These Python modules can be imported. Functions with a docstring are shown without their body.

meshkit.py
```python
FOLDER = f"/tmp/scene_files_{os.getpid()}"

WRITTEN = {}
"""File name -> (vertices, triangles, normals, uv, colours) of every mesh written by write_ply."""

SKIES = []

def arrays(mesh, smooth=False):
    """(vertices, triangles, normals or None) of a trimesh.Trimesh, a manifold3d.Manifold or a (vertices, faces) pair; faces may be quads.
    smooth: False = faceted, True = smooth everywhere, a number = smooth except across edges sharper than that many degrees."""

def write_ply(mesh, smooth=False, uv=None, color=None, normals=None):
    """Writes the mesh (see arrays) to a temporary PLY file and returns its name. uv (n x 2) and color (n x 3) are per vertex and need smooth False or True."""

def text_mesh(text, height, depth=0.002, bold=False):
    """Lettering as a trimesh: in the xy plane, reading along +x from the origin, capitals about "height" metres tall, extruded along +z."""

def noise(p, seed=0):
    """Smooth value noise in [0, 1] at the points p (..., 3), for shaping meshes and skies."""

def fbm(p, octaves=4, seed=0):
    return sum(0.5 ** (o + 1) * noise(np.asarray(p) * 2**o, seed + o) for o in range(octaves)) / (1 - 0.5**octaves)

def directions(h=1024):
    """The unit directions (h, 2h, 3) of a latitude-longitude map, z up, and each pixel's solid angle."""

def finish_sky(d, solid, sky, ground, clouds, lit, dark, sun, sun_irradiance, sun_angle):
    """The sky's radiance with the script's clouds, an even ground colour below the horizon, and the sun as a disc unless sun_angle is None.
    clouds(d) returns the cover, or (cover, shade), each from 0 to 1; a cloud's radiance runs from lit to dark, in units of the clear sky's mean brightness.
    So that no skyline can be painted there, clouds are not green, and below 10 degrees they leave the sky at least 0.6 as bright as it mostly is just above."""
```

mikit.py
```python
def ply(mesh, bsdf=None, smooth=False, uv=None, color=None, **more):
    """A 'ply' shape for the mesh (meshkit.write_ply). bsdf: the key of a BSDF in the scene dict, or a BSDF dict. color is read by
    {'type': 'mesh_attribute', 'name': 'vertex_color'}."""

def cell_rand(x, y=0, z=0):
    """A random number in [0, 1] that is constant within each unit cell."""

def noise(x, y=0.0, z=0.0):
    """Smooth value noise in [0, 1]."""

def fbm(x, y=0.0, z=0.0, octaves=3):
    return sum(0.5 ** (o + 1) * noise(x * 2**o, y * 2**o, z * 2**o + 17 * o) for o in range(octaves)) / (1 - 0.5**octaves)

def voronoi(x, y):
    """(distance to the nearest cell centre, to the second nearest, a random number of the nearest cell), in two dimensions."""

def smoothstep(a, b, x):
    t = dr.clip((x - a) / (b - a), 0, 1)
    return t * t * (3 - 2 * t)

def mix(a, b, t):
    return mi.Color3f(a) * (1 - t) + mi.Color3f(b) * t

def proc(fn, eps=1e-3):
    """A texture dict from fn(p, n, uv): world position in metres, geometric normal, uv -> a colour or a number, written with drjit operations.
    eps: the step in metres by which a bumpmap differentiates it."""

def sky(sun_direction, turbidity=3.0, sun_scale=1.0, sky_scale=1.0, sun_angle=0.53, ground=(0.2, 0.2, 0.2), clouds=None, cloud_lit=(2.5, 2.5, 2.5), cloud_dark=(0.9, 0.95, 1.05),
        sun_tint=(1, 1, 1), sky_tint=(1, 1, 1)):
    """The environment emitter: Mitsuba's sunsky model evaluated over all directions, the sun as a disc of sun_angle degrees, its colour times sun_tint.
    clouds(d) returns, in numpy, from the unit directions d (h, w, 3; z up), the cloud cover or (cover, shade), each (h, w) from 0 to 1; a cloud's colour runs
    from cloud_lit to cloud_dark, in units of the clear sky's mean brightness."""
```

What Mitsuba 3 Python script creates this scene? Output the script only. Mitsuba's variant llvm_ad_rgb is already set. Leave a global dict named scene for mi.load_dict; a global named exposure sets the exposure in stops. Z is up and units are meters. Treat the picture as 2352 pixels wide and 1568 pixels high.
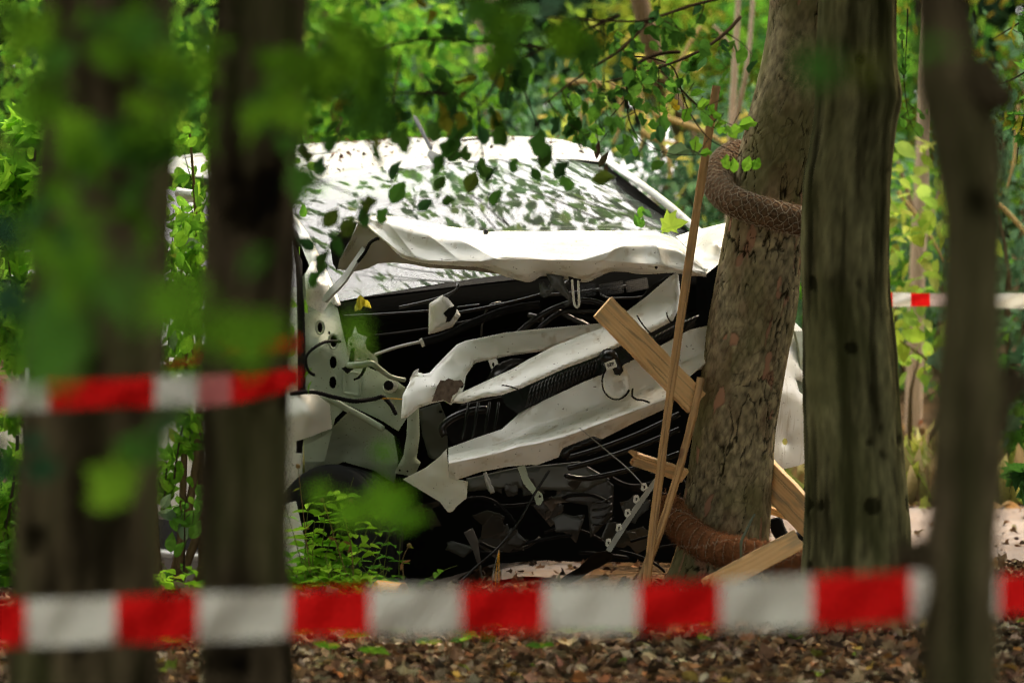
import math
import numpy as np, trimesh, shapely, drjit as dr, mitsuba as mi, mikit
from scipy.spatial import Delaunay, cKDTree, ConvexHull
from scipy.interpolate import RBFInterpolator, PchipInterpolator
from meshkit import fbm as mfbm
T = mi.ScalarTransform4f
scene, labels = {}, {}
# ---------------------------------------------------------------- camera, sky, exposure
CAM_Z, FOCAL = 1.6, 18.0 * 588          # eye height in metres; focal length in units of a 2352 px wide picture
PITCH = math.atan(384 / FOCAL)
FWD = np.array([0, math.cos(PITCH), -math.sin(PITCH)])
scene['camera'] = {'type': 'thinlens', 'fov': math.degrees(2 * math.atan(1176 / FOCAL)), 'fov_axis': 'x', 'aperture_radius': 0.03, 'focus_distance': 18.0,
                   'near_clip': 0.1, 'far_clip': 400.0,
                   'to_world': T().look_at(origin=[0, 0, CAM_Z], target=[0, float(FWD[1]), float(CAM_Z + FWD[2])], up=[0, 0, 1])}
scene['sky_light'] = mikit.sky((0.45, 0.55, 0.75), turbidity=3, sun_scale=0.22, sun_angle=14, clouds=lambda d: 1.0, sun_tint=(1, 0.93, 0.82),
                               cloud_lit=(2.62, 2.5, 2.36), cloud_dark=(0.95, 0.95, 1.0), sky_tint=(1, 0.97, 0.92))
exposure = 4.3
RS = np.random.RandomState

# ---------------------------------------------------------------- helpers
def P(x, y, d):
    """The point at distance d along +Y that is measured at (x, y) on the 2352 x 1568 plan of the photograph."""
    x, y, d = np.broadcast_arrays(np.asarray(x, float), np.asarray(y, float), np.asarray(d, float))
    r, u = (x - 1176) / FOCAL, -(y - 784) / FOCAL
    c, s = math.cos(PITCH), math.sin(PITCH)
    vy, vz = c + u * s, -s + u * c
    t = d / vy
    return np.stack([r * t, d, CAM_Z + vz * t], -1)

def PP(pts):
    p = np.asarray(pts, float)
    return P(p[:, 0], p[:, 1], p[:, 2])

def num(name):
    if name not in scene and name not in labels and not any(k.startswith(name + '__') for k in (name,)):
        return name
    i = 1
    while f'{name}_{i:03d}' in scene or f'{name}_{i:03d}' in labels:
        i += 1
    return f'{name}_{i:03d}'

NEXT = {}
def key_for(name, parent):
    full = f'{parent}__{name}' if parent else name
    i = NEXT.get(full, 0)
    NEXT[full] = i + 1
    return full if i == 0 else f'{full}_{i:03d}'

def thing(name, label, cat, group=None):
    k = key_for(name, None)
    labels[k] = {'label': label, 'category': cat}
    if group:
        labels[k]['group'] = group
    return k

def put(name, mesh, bsdf, parent=None, smooth=35, label=None, kind=None, color=None, uv=None, cat=None, group=None, to_world=None):
    k = key_for(name, parent)
    if color is not None or uv is not None:
        smooth = True if smooth not in (False, True) else smooth
    scene[k] = mesh if isinstance(mesh, dict) else mikit.ply(mesh, bsdf, smooth=smooth, color=color, uv=uv)
    if to_world is not None:
        scene[k] = {**scene[k], 'to_world': T(np.asarray(to_world, float))}
    e = {a: b for a, b in (('label', label), ('kind', kind), ('category', cat), ('group', group)) if b}
    if e:
        labels[k] = e
    return k

def tm(v, f):
    return trimesh.Trimesh(np.asarray(v, float), np.asarray(f, int), process=False)

def join(ms):
    return trimesh.util.concatenate(list(ms))

def norm(v):
    v = np.asarray(v, float)
    return v / np.maximum(np.linalg.norm(v, axis=-1, keepdims=True), 1e-12)

def curve(pts, n, smooth=True):
    """n points along a polyline, evenly by length."""
    p = np.asarray(pts, float)
    s = np.r_[0, np.cumsum(np.linalg.norm(np.diff(p, axis=0), axis=1))]
    t = np.linspace(0, s[-1], n)
    if smooth and len(p) > 2:
        return PchipInterpolator(s, p, axis=0)(t)
    return np.stack([np.interp(t, s, p[:, k]) for k in range(p.shape[1])], -1)

def frames(p):
    t = norm(np.gradient(p, axis=0))
    a = np.cross(t[0], [0, 0, 1.0] if abs(t[0][2]) < 0.9 else [1.0, 0, 0])
    out = []
    for ti in t:
        a = norm(a - ti * np.dot(a, ti))
        out.append(a)
    a = np.array(out)
    return t, a, np.cross(t, a)

def tube(pts, r, sides=8, n=None, smooth=True, caps=True, rough=0, seed=0):
    p = curve(pts, n, smooth) if n else np.asarray(pts, float)
    r = np.asarray(r, float)
    r = np.interp(np.linspace(0, 1, len(p)), np.linspace(0, 1, len(r)), r) if r.ndim else np.full(len(p), float(r))
    t, a, b = frames(p)
    ang = np.arange(sides) * 2 * np.pi / sides
    ring = np.cos(ang)[None, :, None] * a[:, None] + np.sin(ang)[None, :, None] * b[:, None]
    v = p[:, None] + r[:, None, None] * ring
    if rough:
        v = v + ring * ((mfbm(v * (0.8 / max(float(r.mean()), 1e-4)), 3, seed) - .5) * 2 * rough)[..., None]
    i, j = np.meshgrid(np.arange(len(p) - 1), np.arange(sides), indexing='ij')
    q = np.stack([i * sides + j, i * sides + (j + 1) % sides, (i + 1) * sides + (j + 1) % sides, (i + 1) * sides + j], -1).reshape(-1, 4)
    f = np.vstack([q[:, [0, 1, 2]], q[:, [0, 2, 3]]])
    v = v.reshape(-1, 3)
    if caps:
        m = len(v)
        v = np.vstack([v, p[0], p[-1]])
        k = np.arange(sides)
        e = (len(p) - 1) * sides
        f = np.vstack([f, np.stack([(k + 1) % sides, k, k * 0 + m], 1), np.stack([e + k, e + (k + 1) % sides, k * 0 + m + 1], 1)])
    return tm(v, f)

def solid_grid(g, thick, crumple=0, freq=6, seed=0):
    """A grid of points (m, n, 3) as a sheet with thickness; positive thick goes away from the camera."""
    du, dv = np.gradient(g, axis=1), np.gradient(g, axis=0)
    nn = norm(np.cross(du, dv))
    sign = np.where(nn[..., 1:2].mean() > 0, 1, -1)
    nn = nn * sign
    if crumple:
        w = mfbm(g * freq, 4, seed)
        g = g + nn * ((w - .5 + .8 * (.25 - np.abs(mfbm(g * freq * .8 + 3, 2, seed + 5) - .5) * 1.6)) * 2 * crumple)[..., None]
    m, n = g.shape[:2]
    h = g + nn * thick
    i, j = np.meshgrid(np.arange(m - 1), np.arange(n - 1), indexing='ij')
    a, b, c, d = i * n + j, i * n + j + 1, (i + 1) * n + j + 1, (i + 1) * n + j
    q = np.stack([a, b, c, d], -1).reshape(-1, 4)
    f = np.vstack([q[:, [0, 1, 2]], q[:, [0, 2, 3]]])
    k = m * n
    rim = np.r_[np.arange(n), np.arange(1, m) * n + n - 1, (m - 1) * n + np.arange(n - 2, -1, -1), np.arange(m - 2, -1, -1) * n]
    e0, e1 = rim[:-1], rim[1:]
    side = np.vstack([np.stack([e0, e0 + k, e1 + k], 1), np.stack([e0, e1 + k, e1], 1)])
    f = np.vstack([f, f[:, ::-1] + k, side])
    v = np.vstack([g.reshape(-1, 3), h.reshape(-1, 3)])
    out = tm(v, f)
    fn = out.face_normals[:len(q)]
    if fn[:, 1].mean() > 0:
        out.invert()
    return out

def loft(rows, nu, nv, smooth=(True, True), by_x=False):
    """A grid from rows of plan points (x, y, d). by_x: all rows are sampled at the same x."""
    rs = []
    if by_x:
        x0, x1 = max(r[0][0] for r in rows), min(r[-1][0] for r in rows)
        xs = np.linspace(x0, x1, nu)
        for r in rows:
            r = np.asarray(r, float)
            if r.shape[1] == 2:
                raise ValueError
            if smooth[0]:
                y, d = PchipInterpolator(r[:, 0], r[:, 1])(xs), PchipInterpolator(r[:, 0], r[:, 2])(xs)
            else:
                y, d = np.interp(xs, r[:, 0], r[:, 1]), np.interp(xs, r[:, 0], r[:, 2])
            rs.append(np.stack([xs, y, d], 1))
    else:
        rs = [curve(r, nu, smooth[0]) for r in rows]
    rs = np.array(rs)
    t = np.linspace(0, 1, len(rows))
    tt = np.linspace(0, 1, nv)
    if smooth[1] and len(rows) > 2:
        g = PchipInterpolator(t, rs, axis=0)(tt)
    else:
        i = np.clip(np.searchsorted(t, tt, 'right') - 1, 0, len(t) - 2)
        w = ((tt - t[i]) / (t[i + 1] - t[i]))[:, None, None]
        g = rs[i] * (1 - w) + rs[i + 1] * w
    return P(g[..., 0], g[..., 1], g[..., 2])

def plate(outline, depth, thick=0.003, holes=(), res=14, bulge=0, br=12, crumple=0, freq=8, seed=0):
    """A sheet cut to an outline on the plan. depth: a number, or control points (x, y, d)."""
    poly = shapely.Polygon(outline, [list(h) for h in holes]).buffer(0)
    if poly.geom_type != 'Polygon':
        poly = max(poly.geoms, key=lambda g: g.area)
    rings = [poly.exterior, *poly.interiors]
    edge = []
    for r in rings:
        c = np.array(shapely.segmentize(r, res * .6).coords)[:-1]
        edge.append(c)
    x0, y0, x1, y1 = poly.bounds
    gx, gy = np.meshgrid(np.arange(x0, x1, res), np.arange(y0, y1, res))
    gx = gx + (np.arange(gx.shape[0]) % 2)[:, None] * res * .5
    g = np.stack([gx.ravel(), gy.ravel()], 1)
    inside = shapely.contains_xy(poly.buffer(-res * .35), g[:, 0], g[:, 1])
    pts = np.vstack(edge + [g[inside]])
    tri = Delaunay(pts).simplices
    c = pts[tri].mean(1)
    tri = tri[shapely.contains_xy(poly, c[:, 0], c[:, 1])]
    a = pts[tri]
    ar = (a[:, 1, 0] - a[:, 0, 0]) * (a[:, 2, 1] - a[:, 0, 1]) - (a[:, 1, 1] - a[:, 0, 1]) * (a[:, 2, 0] - a[:, 0, 0])
    tri = tri[np.abs(ar) > 1e-3]
    ar = ar[np.abs(ar) > 1e-3]
    tri[ar < 0] = tri[ar < 0][:, ::-1]
    if np.ndim(depth):
        cp = np.asarray(depth, float)
        if len(cp) > 3:
            d = RBFInterpolator(cp[:, :2], cp[:, 2], kernel='linear', degree=1)(pts)
        else:
            A = np.c_[cp[:, :2], np.ones(len(cp))]
            d = np.c_[pts, np.ones(len(pts))] @ np.linalg.lstsq(A, cp[:, 2], rcond=None)[0]
    else:
        d = np.full(len(pts), float(depth))
    if bulge:
        dist = shapely.distance(poly.boundary, shapely.points(pts))
        d = d - bulge * (1 - np.exp(-dist / br))
    v = P(pts[:, 0], pts[:, 1], d)
    if crumple:
        w = mfbm(v * freq, 4, seed) - .5 + .9 * (.25 - np.abs(mfbm(v * freq * .9 + 3, 2, seed + 5) - .5) * 1.6)
        v = v + np.array([0, -1, 0]) * (w * 2 * crumple)[:, None]
    # every edge used once is the rim
    e = np.vstack([tri[:, [0, 1]], tri[:, [1, 2]], tri[:, [2, 0]]])
    u, cnt = np.unique(np.sort(e, 1), axis=0, return_counts=True)
    single = {tuple(x) for x in u[cnt == 1]}
    rim = np.array([x for x in e if tuple(sorted(x)) in single])
    n = len(v)
    back = v + np.array([0, thick, 0])
    f = np.vstack([tri, tri[:, ::-1] + n, np.stack([rim[:, 1], rim[:, 0], rim[:, 0] + n], 1), np.stack([rim[:, 1], rim[:, 0] + n, rim[:, 1] + n], 1)])
    m = tm(np.vstack([v, back]), f)
    if m.face_normals[:len(tri), 1].mean() > 0:
        m.invert()
    return m

def chamfer_hull(corners, r):
    """A convex solid with cut edges from its corner points."""
    c = np.asarray(corners, float)
    h = trimesh.Trimesh(c, ConvexHull(c).simplices, process=False)
    ctr = c.mean(0)
    out = []
    for p in c:
        d = c - p
        l = np.linalg.norm(d, axis=1)
        near = np.argsort(l)[1:4]
        ds = [norm(d[i]) for i in near]
        for a in range(3):
            out.append(p + r * (ds[a] + ds[(a + 1) % 3]))
    out = np.array(out)
    hull = trimesh.convex.convex_hull(out)
    return hull

def board(a, b, width, thick, side, r=0.0015, cuts=14, rough=0.0006, seed=0, jag=(0, 0), bend=0):
    """A sawn board from a to b. side: the direction of its width. Returns the mesh and uv in metres (along, across). jag: how far the two ends splinter."""
    a, b = np.asarray(a, float), np.asarray(b, float)
    L = np.linalg.norm(b - a)
    x = (b - a) / L
    y = norm(np.asarray(side, float) - x * np.dot(side, x))
    z = np.cross(x, y)
    rr = RS(seed)
    w, h = width / 2, thick / 2
    k = 5
    prof = []
    for s0, s1, (ux, uy) in (((-1), (-1), (1, 0)), (1, -1, (0, 1)), (1, 1, (-1, 0)), (-1, 1, (0, -1))):
        cx, cy = s0 * w, s1 * h
        ln = 2 * w if ux else 2 * h
        st = np.linspace(r / ln, 1 - r / ln, k if ux else 3)
        prof += [(cx + ux * q * ln, cy + uy * q * ln) for q in st]
    prof = np.array(prof)
    m = len(prof)
    ts = np.linspace(0, 1, cuts)
    rings, uvs = [], []
    jit0, jit1 = rr.rand(m), rr.rand(m)
    for i, t in enumerate(ts):
        off = np.full(m, t * L)
        if i <= 1:
            off = off + jag[0] * jit0 * (1 - 0.4 * i)
        if i >= cuts - 2:
            off = off - jag[1] * jit1 * (1 if i == cuts - 1 else .6)
        pr = prof + rr.randn(m, 2) * rough
        cen = a + y * (bend * 4 * t * (1 - t))
        rings.append(cen + off[:, None] * x + pr[:, :1] * y + pr[:, 1:] * z)
        uvs.append(np.stack([off + seed * 3.1, pr[:, 0] + pr[:, 1] * .7 + seed * .37], 1))
    v = np.vstack(rings)
    uv = np.vstack(uvs)
    i, j = np.meshgrid(np.arange(cuts - 1), np.arange(m), indexing='ij')
    q = np.stack([i * m + j, i * m + (j + 1) % m, (i + 1) * m + (j + 1) % m, (i + 1) * m + j], -1).reshape(-1, 4)
    f = np.vstack([q[:, [0, 1, 2]], q[:, [0, 2, 3]]])
    n0 = len(v)
    v = np.vstack([v, rings[0], rings[0].mean(0), rings[-1], rings[-1].mean(0)])
    uv = np.vstack([uv, uvs[0] * [0.2, 1] + 7, (uvs[0] * [0.2, 1] + 7).mean(0)[None], uvs[-1] * [.2, 1] + 9, (uvs[-1] * [.2, 1] + 9).mean(0)[None]])
    kk = np.arange(m)
    f = np.vstack([f, np.stack([n0 + (kk + 1) % m, n0 + kk, kk * 0 + n0 + m], 1), np.stack([n0 + m + 1 + kk, n0 + m + 1 + (kk + 1) % m, kk * 0 + n0 + 2 * m + 1], 1)])
    me = tm(v, f)
    if me.volume < 0:
        me.invert()
    return me, uv

# ---------------------------------------------------------------- leaves
def leaf_shape(kind):
    """Local leaf: stalk at the origin, tip along +y, face up +z, length 1."""
    if kind == 'ovate':
        mid = [(0, 0), (0, .3), (0, .65), (0, 1)]
        side = [(.2, .13), (.31, .36), (.27, .6), (.12, .84)]
    elif kind == 'beech':
        mid = [(0, 0), (0, .3), (0, .65), (0, 1)]
        side = [(.22, .16), (.34, .4), (.3, .64), (.11, .87)]
    elif kind == 'lance':
        mid = [(0, 0), (0, .3), (0, .65), (0, 1)]
        side = [(.1, .15), (.17, .36), (.15, .6), (.07, .82)]
    elif kind == 'ragged':
        mid = [(0, 0), (.02, .3), (-.03, .65), (.05, .98)]
        side = [(.2, .1), (.40, .33), (.2, .52), (.24, .8)]
        other = [(.26, .2), (.3, .42), (.36, .66), (.06, .84)]
    if kind in ('ovate', 'beech', 'lance', 'ragged'):
        v = [(x, y, 0) for x, y in mid] + [(x, y, 0) for x, y in side] + [(-x, y, 0) for x, y in (other if kind == 'ragged' else side)]
        f = [(0, 4, 1), (4, 5, 1), (1, 5, 2), (5, 6, 2), (2, 6, 7), (2, 7, 3)]
        f += [(a + (4 if a > 3 else 0), c + (4 if c > 3 else 0), b + (4 if b > 3 else 0)) for a, b, c in f]
    else:                                                        # maple: five pointed lobes
        o = [(0, 0), (.16, .06), (.42, .02), (.36, .16), (.62, .34), (.44, .42), (.62, .7), (.36, .62), (.26, .66), (.22, .8), (0, 1.08)]
        pts = o + [(-x, y) for x, y in o[-2:0:-1]]
        v = [(x, y, 0) for x, y in pts] + [(0, .38, 0)]
        n = len(pts)
        f = [(i, (i + 1) % n, n) for i in range(n)]
    return np.array(v, float), np.array(f)

SHAPES = {k: leaf_shape(k) for k in ('ovate', 'beech', 'lance', 'maple', 'ragged')}
SHAPES['card'] = (np.array([(0, 0, 0), (.3, .45, 0), (0, 1, 0), (-.3, .45, 0), (0, .5, 0.)]), np.array([(0, 1, 4), (1, 2, 4), (2, 3, 4), (3, 0, 4)]))

def basis(d, n):
    y = norm(d)
    z = norm(n - y * (n * y).sum(-1, keepdims=True))
    return np.stack([np.cross(y, z), y, z], -1)                    # columns

def leaves(kind, pos, d, n, size, rr, fold=.25, droop=.25):
    """Many leaves as one mesh: (vertices, faces, leaf number of each vertex)."""
    v0, f0 = SHAPES[kind]
    N = len(pos)
    v = np.repeat(v0[None], N, 0)
    fo = (fold * (.3 + rr.rand(N, 1)))
    dp = (droop * (rr.rand(N, 1) * 1.6 - .3))
    v[..., 2] = np.abs(v0[None, :, 0]) * fo - dp * v0[None, :, 1] ** 2 + .05 * np.sin(7 * v0[None, :, 1] + 9 * rr.rand(N, 1)) * np.abs(v0[None, :, 0]) * 3
    v = v * np.broadcast_to(np.asarray(size, float), (N,))[:, None, None]
    B = basis(d, n)
    w = np.einsum('nij,nkj->nki', B, v) + np.asarray(pos)[:, None]
    f = (f0[None] + (np.arange(N) * len(v0))[:, None, None]).reshape(-1, 3)
    return w.reshape(-1, 3), f, np.repeat(np.arange(N), len(v0))

def tint(pal, N, rr, jit=.18, w=None):
    pal = np.asarray(pal, float)
    c = pal[rr.choice(len(pal), N, p=w)]
    return np.clip(c * (1 + jit * (rr.rand(N, 1) * 2 - 1)) * (1 + .06 * rr.randn(N, 3)), .003, .9)

GREEN = [(.055, .15, .022), (.075, .19, .028), (.04, .12, .03), (.10, .22, .03)]
FRESH = [(.12, .30, .025), (.16, .34, .03), (.09, .25, .03), (.2, .36, .04)]
DARK = [(.03, .09, .022), (.04, .11, .02), (.025, .075, .03)]
YELLOW = [(.34, .28, .03), (.3, .22, .03), (.22, .27, .03)]
BLUEGREEN = [(.09, .18, .09), (.11, .21, .105), (.07, .15, .075)]

def rand_dirs(N, rr):
    v = rr.randn(N, 3)
    return norm(v)

def foliage(name, parent, kind, pos, size, rr, pal, up=.7, down=.5, bsdf='leaf', w=None, label=None, fold=.25, knd='stuff', group=None, cat=None, jit=.18, clump=None):
    N = len(pos)
    d = rand_dirs(N, rr) + [0, 0, -down]
    n = rand_dirs(N, rr) * (1 - up) + [0, 0, up]
    v, f, which = leaves(kind, pos, d, n, size, rr, fold)
    c = tint(pal, N, rr, jit, w)
    return put(name, tm(v, f), bsdf, parent, smooth=False, color=c[which], kind=knd, label=label, group=group, cat=cat)

# ---------------------------------------------------------------- materials
def vc():
    return {'type': 'mesh_attribute', 'name': 'vertex_color'}

def rgb(*c):
    return {'type': 'rgb', 'value': list(c)}

def two(d):
    return {'type': 'twosided', 'nested': d}

ns, fb, sst, mix = mikit.noise, mikit.fbm, mikit.smoothstep, mikit.mix
scene['leaf'] = {'type': 'principledthin', 'base_color': vc(), 'roughness': .42, 'diff_trans': 1.1, 'eta': 1.4}
scene['matte'] = two({'type': 'diffuse', 'reflectance': vc()})
scene['gloss'] = two({'type': 'principled', 'base_color': vc(), 'roughness': .38, 'specular': .5})

def paint_color(p, n, uv):
    s = ns(p.x * 160, p.y * 160, p.z * 160) * .6 + ns(p.x * 55, p.y * 55, p.z * 55) * .4
    dirt = sst(.765, .84, s)
    film = fb(p.x * 5, p.y * 5, p.z * 9)
    base = mix((.78, .785, .755), (.62, .61, .54), sst(.42, .75, film))
    run = fb(p.x * 30, p.y * 30, p.z * 5)
    base = mix(base, (.42, .36, .26), sst(.6, .78, run) * .5)
    return mix(base, (.09, .06, .035), dirt * .75)
scene['paint'] = two({'type': 'principled', 'base_color': mikit.proc(paint_color), 'roughness': .32, 'specular': .5, 'clearcoat': 1.0, 'clearcoat_gloss': .96})

def primer_color(p, n, uv):
    film = fb(p.x * 7, p.y * 7, p.z * 7)
    s = ns(p.x * 130, p.y * 130, p.z * 130)
    return mix(mix((.34, .40, .30), (.22, .26, .185), sst(.4, .75, film)), (.1, .075, .05), sst(.86, .93, s) * .6)
scene['primer'] = two({'type': 'principled', 'base_color': mikit.proc(primer_color), 'roughness': .4, 'specular': .45})
scene['shiny_black'] = two({'type': 'principled', 'base_color': rgb(.007, .0075, .008), 'roughness': .2, 'specular': .35})
def black_color(p, n, uv):
    return mix((.006, .006, .006), (.016, .015, .013), sst(.55, .85, fb(p.x * 14, p.y * 14, p.z * 14)))
scene['dull_black'] = two({'type': 'principled', 'base_color': mikit.proc(black_color), 'roughness': .7, 'specular': .12})
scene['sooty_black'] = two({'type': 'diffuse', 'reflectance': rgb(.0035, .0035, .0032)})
scene['steel'] = two({'type': 'principled', 'base_color': rgb(.33, .33, .31), 'roughness': .4, 'metallic': .4})
scene['white_plastic'] = two({'type': 'principled', 'base_color': rgb(.72, .72, .66), 'roughness': .45, 'spec_tint': 0.0})
scene['yellow_plastic'] = two({'type': 'principled', 'base_color': rgb(.75, .36, .02), 'roughness': .4})

def wood_color(p, n, uv):
    u, v = uv.x, uv.y
    wob = v * 60 + 5.5 * fb(u * 1.6, v * 7, 3.0)
    ring = .5 + .5 * dr.sin(wob * 6.283)
    fib = ns(u * 9, v * 900, 1.0)
    knot = dr.sqrt(dr.square((u - dr.floor(u / .42) * .42 - .21) * .6) + dr.square((v - dr.floor(v / .31) * .31 - .12)))
    c = mix((.56, .34, .155), (.44, .235, .095), ring * .38 + fib * .4)
    c = mix(c, (.22, .085, .03), 1 - sst(.008, .018, knot))
    grime = sst(.56, .8, fb(u * 6, v * 40, 9.0))
    c = mix(c, (.16, .1, .05), (1 - sst(.012, .05, dr.abs(fb(u * 1.1, v * 30, 6.0) - .5))) * .55)
    return mix(c, (.24, .17, .1), grime * .6)
def pine_color(p, n, uv):
    return wood_color(p, n, uv) * mi.Color3f(1.5, 1.62, 1.75)
scene['wood'] = two({'type': 'principled', 'base_color': mikit.proc(wood_color), 'roughness': .6, 'specular': .3})
scene['pale_wood'] = two({'type': 'principled', 'base_color': mikit.proc(pine_color), 'roughness': .6, 'specular': .3})
scene['coir'] = two({'type': 'diffuse', 'reflectance': vc()})
scene['glass'] = {'type': 'thindielectric', 'int_ior': 1.56}

def crack_weight(p, n, uv):
    x, z = uv.x, uv.y
    a, b, _ = mikit.voronoi(x * 70 + 3 * ns(x * 20, z * 20), z * 70)
    line = 1 - sst(.02, .09, b - a)
    near = 1 - sst(.03, .20, dr.minimum(dr.sqrt(dr.square(x - .02) + dr.square(z - .04)), dr.sqrt(dr.square(x - 1.0) * 2 + dr.square(z - .12))) + .12 * (ns(x * 14, z * 14) - .5))
    r2 = 1 - sst(.004, .012, dr.abs(dr.abs(fb(x * 3, z * 5, 4.0) - .5) - .03))
    dust = ns(p.x * 220, p.y * 220, p.z * 220)
    return dr.clip(line * near * .75 + r2 * .18 + sst(.88, .95, dust) * .4 + .065, 0, 1)
scene['windscreen_glass'] = {'type': 'blendbsdf', 'weight': mikit.proc(crack_weight), 'clear': {'type': 'thindielectric', 'int_ior': 1.52},
                             'white': two({'type': 'diffuse', 'reflectance': rgb(.55, .6, .58)})}
scene['tape_film'] = {'type': 'principledthin', 'base_color': vc(), 'roughness': .3, 'diff_trans': .7, 'eta': 1.4}

def soil_color(p, n, uv):
    f = fb(p.x * 9, p.y * 9, 1.0)
    g = ns(p.x * 60, p.y * 60)
    c = mix((.045, .03, .018), (.12, .075, .04), sst(.35, .7, f))
    return mix(c, (.2, .13, .075), sst(.62, .8, g) * .6)
scene['soil'] = two({'type': 'diffuse', 'reflectance': mikit.proc(soil_color)})

def road_color(p, n, uv):
    f = fb(p.x * 2.2, p.y * 2.2, 5.0)
    g = ns(p.x * 140, p.y * 140)
    h = ns(p.x * 38, p.y * 38)
    c = mix((.25, .21, .19), (.33, .285, .26), sst(.35, .7, f))
    c = mix(c, (.2, .165, .14), sst(.6, .85, g) * .5)
    return mix(c, (.3, .2, .13), sst(.72, .86, h) * .6)
scene['road_surface'] = two({'type': 'diffuse', 'reflectance': mikit.proc(road_color)})

# ---------------------------------------------------------------- ground, road, leaf litter
def step01(a, b, x):
    t = np.clip((x - a) / (b - a), 0, 1)
    return t * t * (3 - 2 * t)

def gz(x, y):
    x, y = np.asarray(x, float), np.asarray(y, float)
    ditch = -.32 * step01(.05, -.6, x) * step01(17.6, 18.3, y) * step01(21.4, 20.2, y)
    bump = .05 * (mfbm(np.stack([x * .7, y * .7, x * 0], -1), 3, 3) - .5) * step01(18.6, 17.6, y)
    far = .25 * step01(22.6, 26, y) + .0 * x
    return ditch + bump + far

gx = np.unique(np.r_[np.linspace(-200, -8, 12), np.linspace(-8, 8, 90), np.linspace(8, 200, 12)])
gy = np.unique(np.r_[np.linspace(-200, 6, 16), np.linspace(6, 30, 130), np.linspace(30, 260, 14)])
XX, YY = np.meshgrid(gx, gy)
GG = np.stack([XX, YY, gz(XX, YY)], -1)
def sheet(g):
    m, n = g.shape[:2]
    i, j = np.meshgrid(np.arange(m - 1), np.arange(n - 1), indexing='ij')
    q = np.stack([i * n + j, i * n + j + 1, (i + 1) * n + j + 1, (i + 1) * n + j], -1).reshape(-1, 4)
    t = tm(g.reshape(-1, 3), np.vstack([q[:, [0, 1, 2]], q[:, [0, 2, 3]]]))
    if t.face_normals[:, 2].mean() < 0:
        t.invert()
    return t
put('ground', sheet(GG), 'soil', smooth=True, kind='structure')

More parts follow.
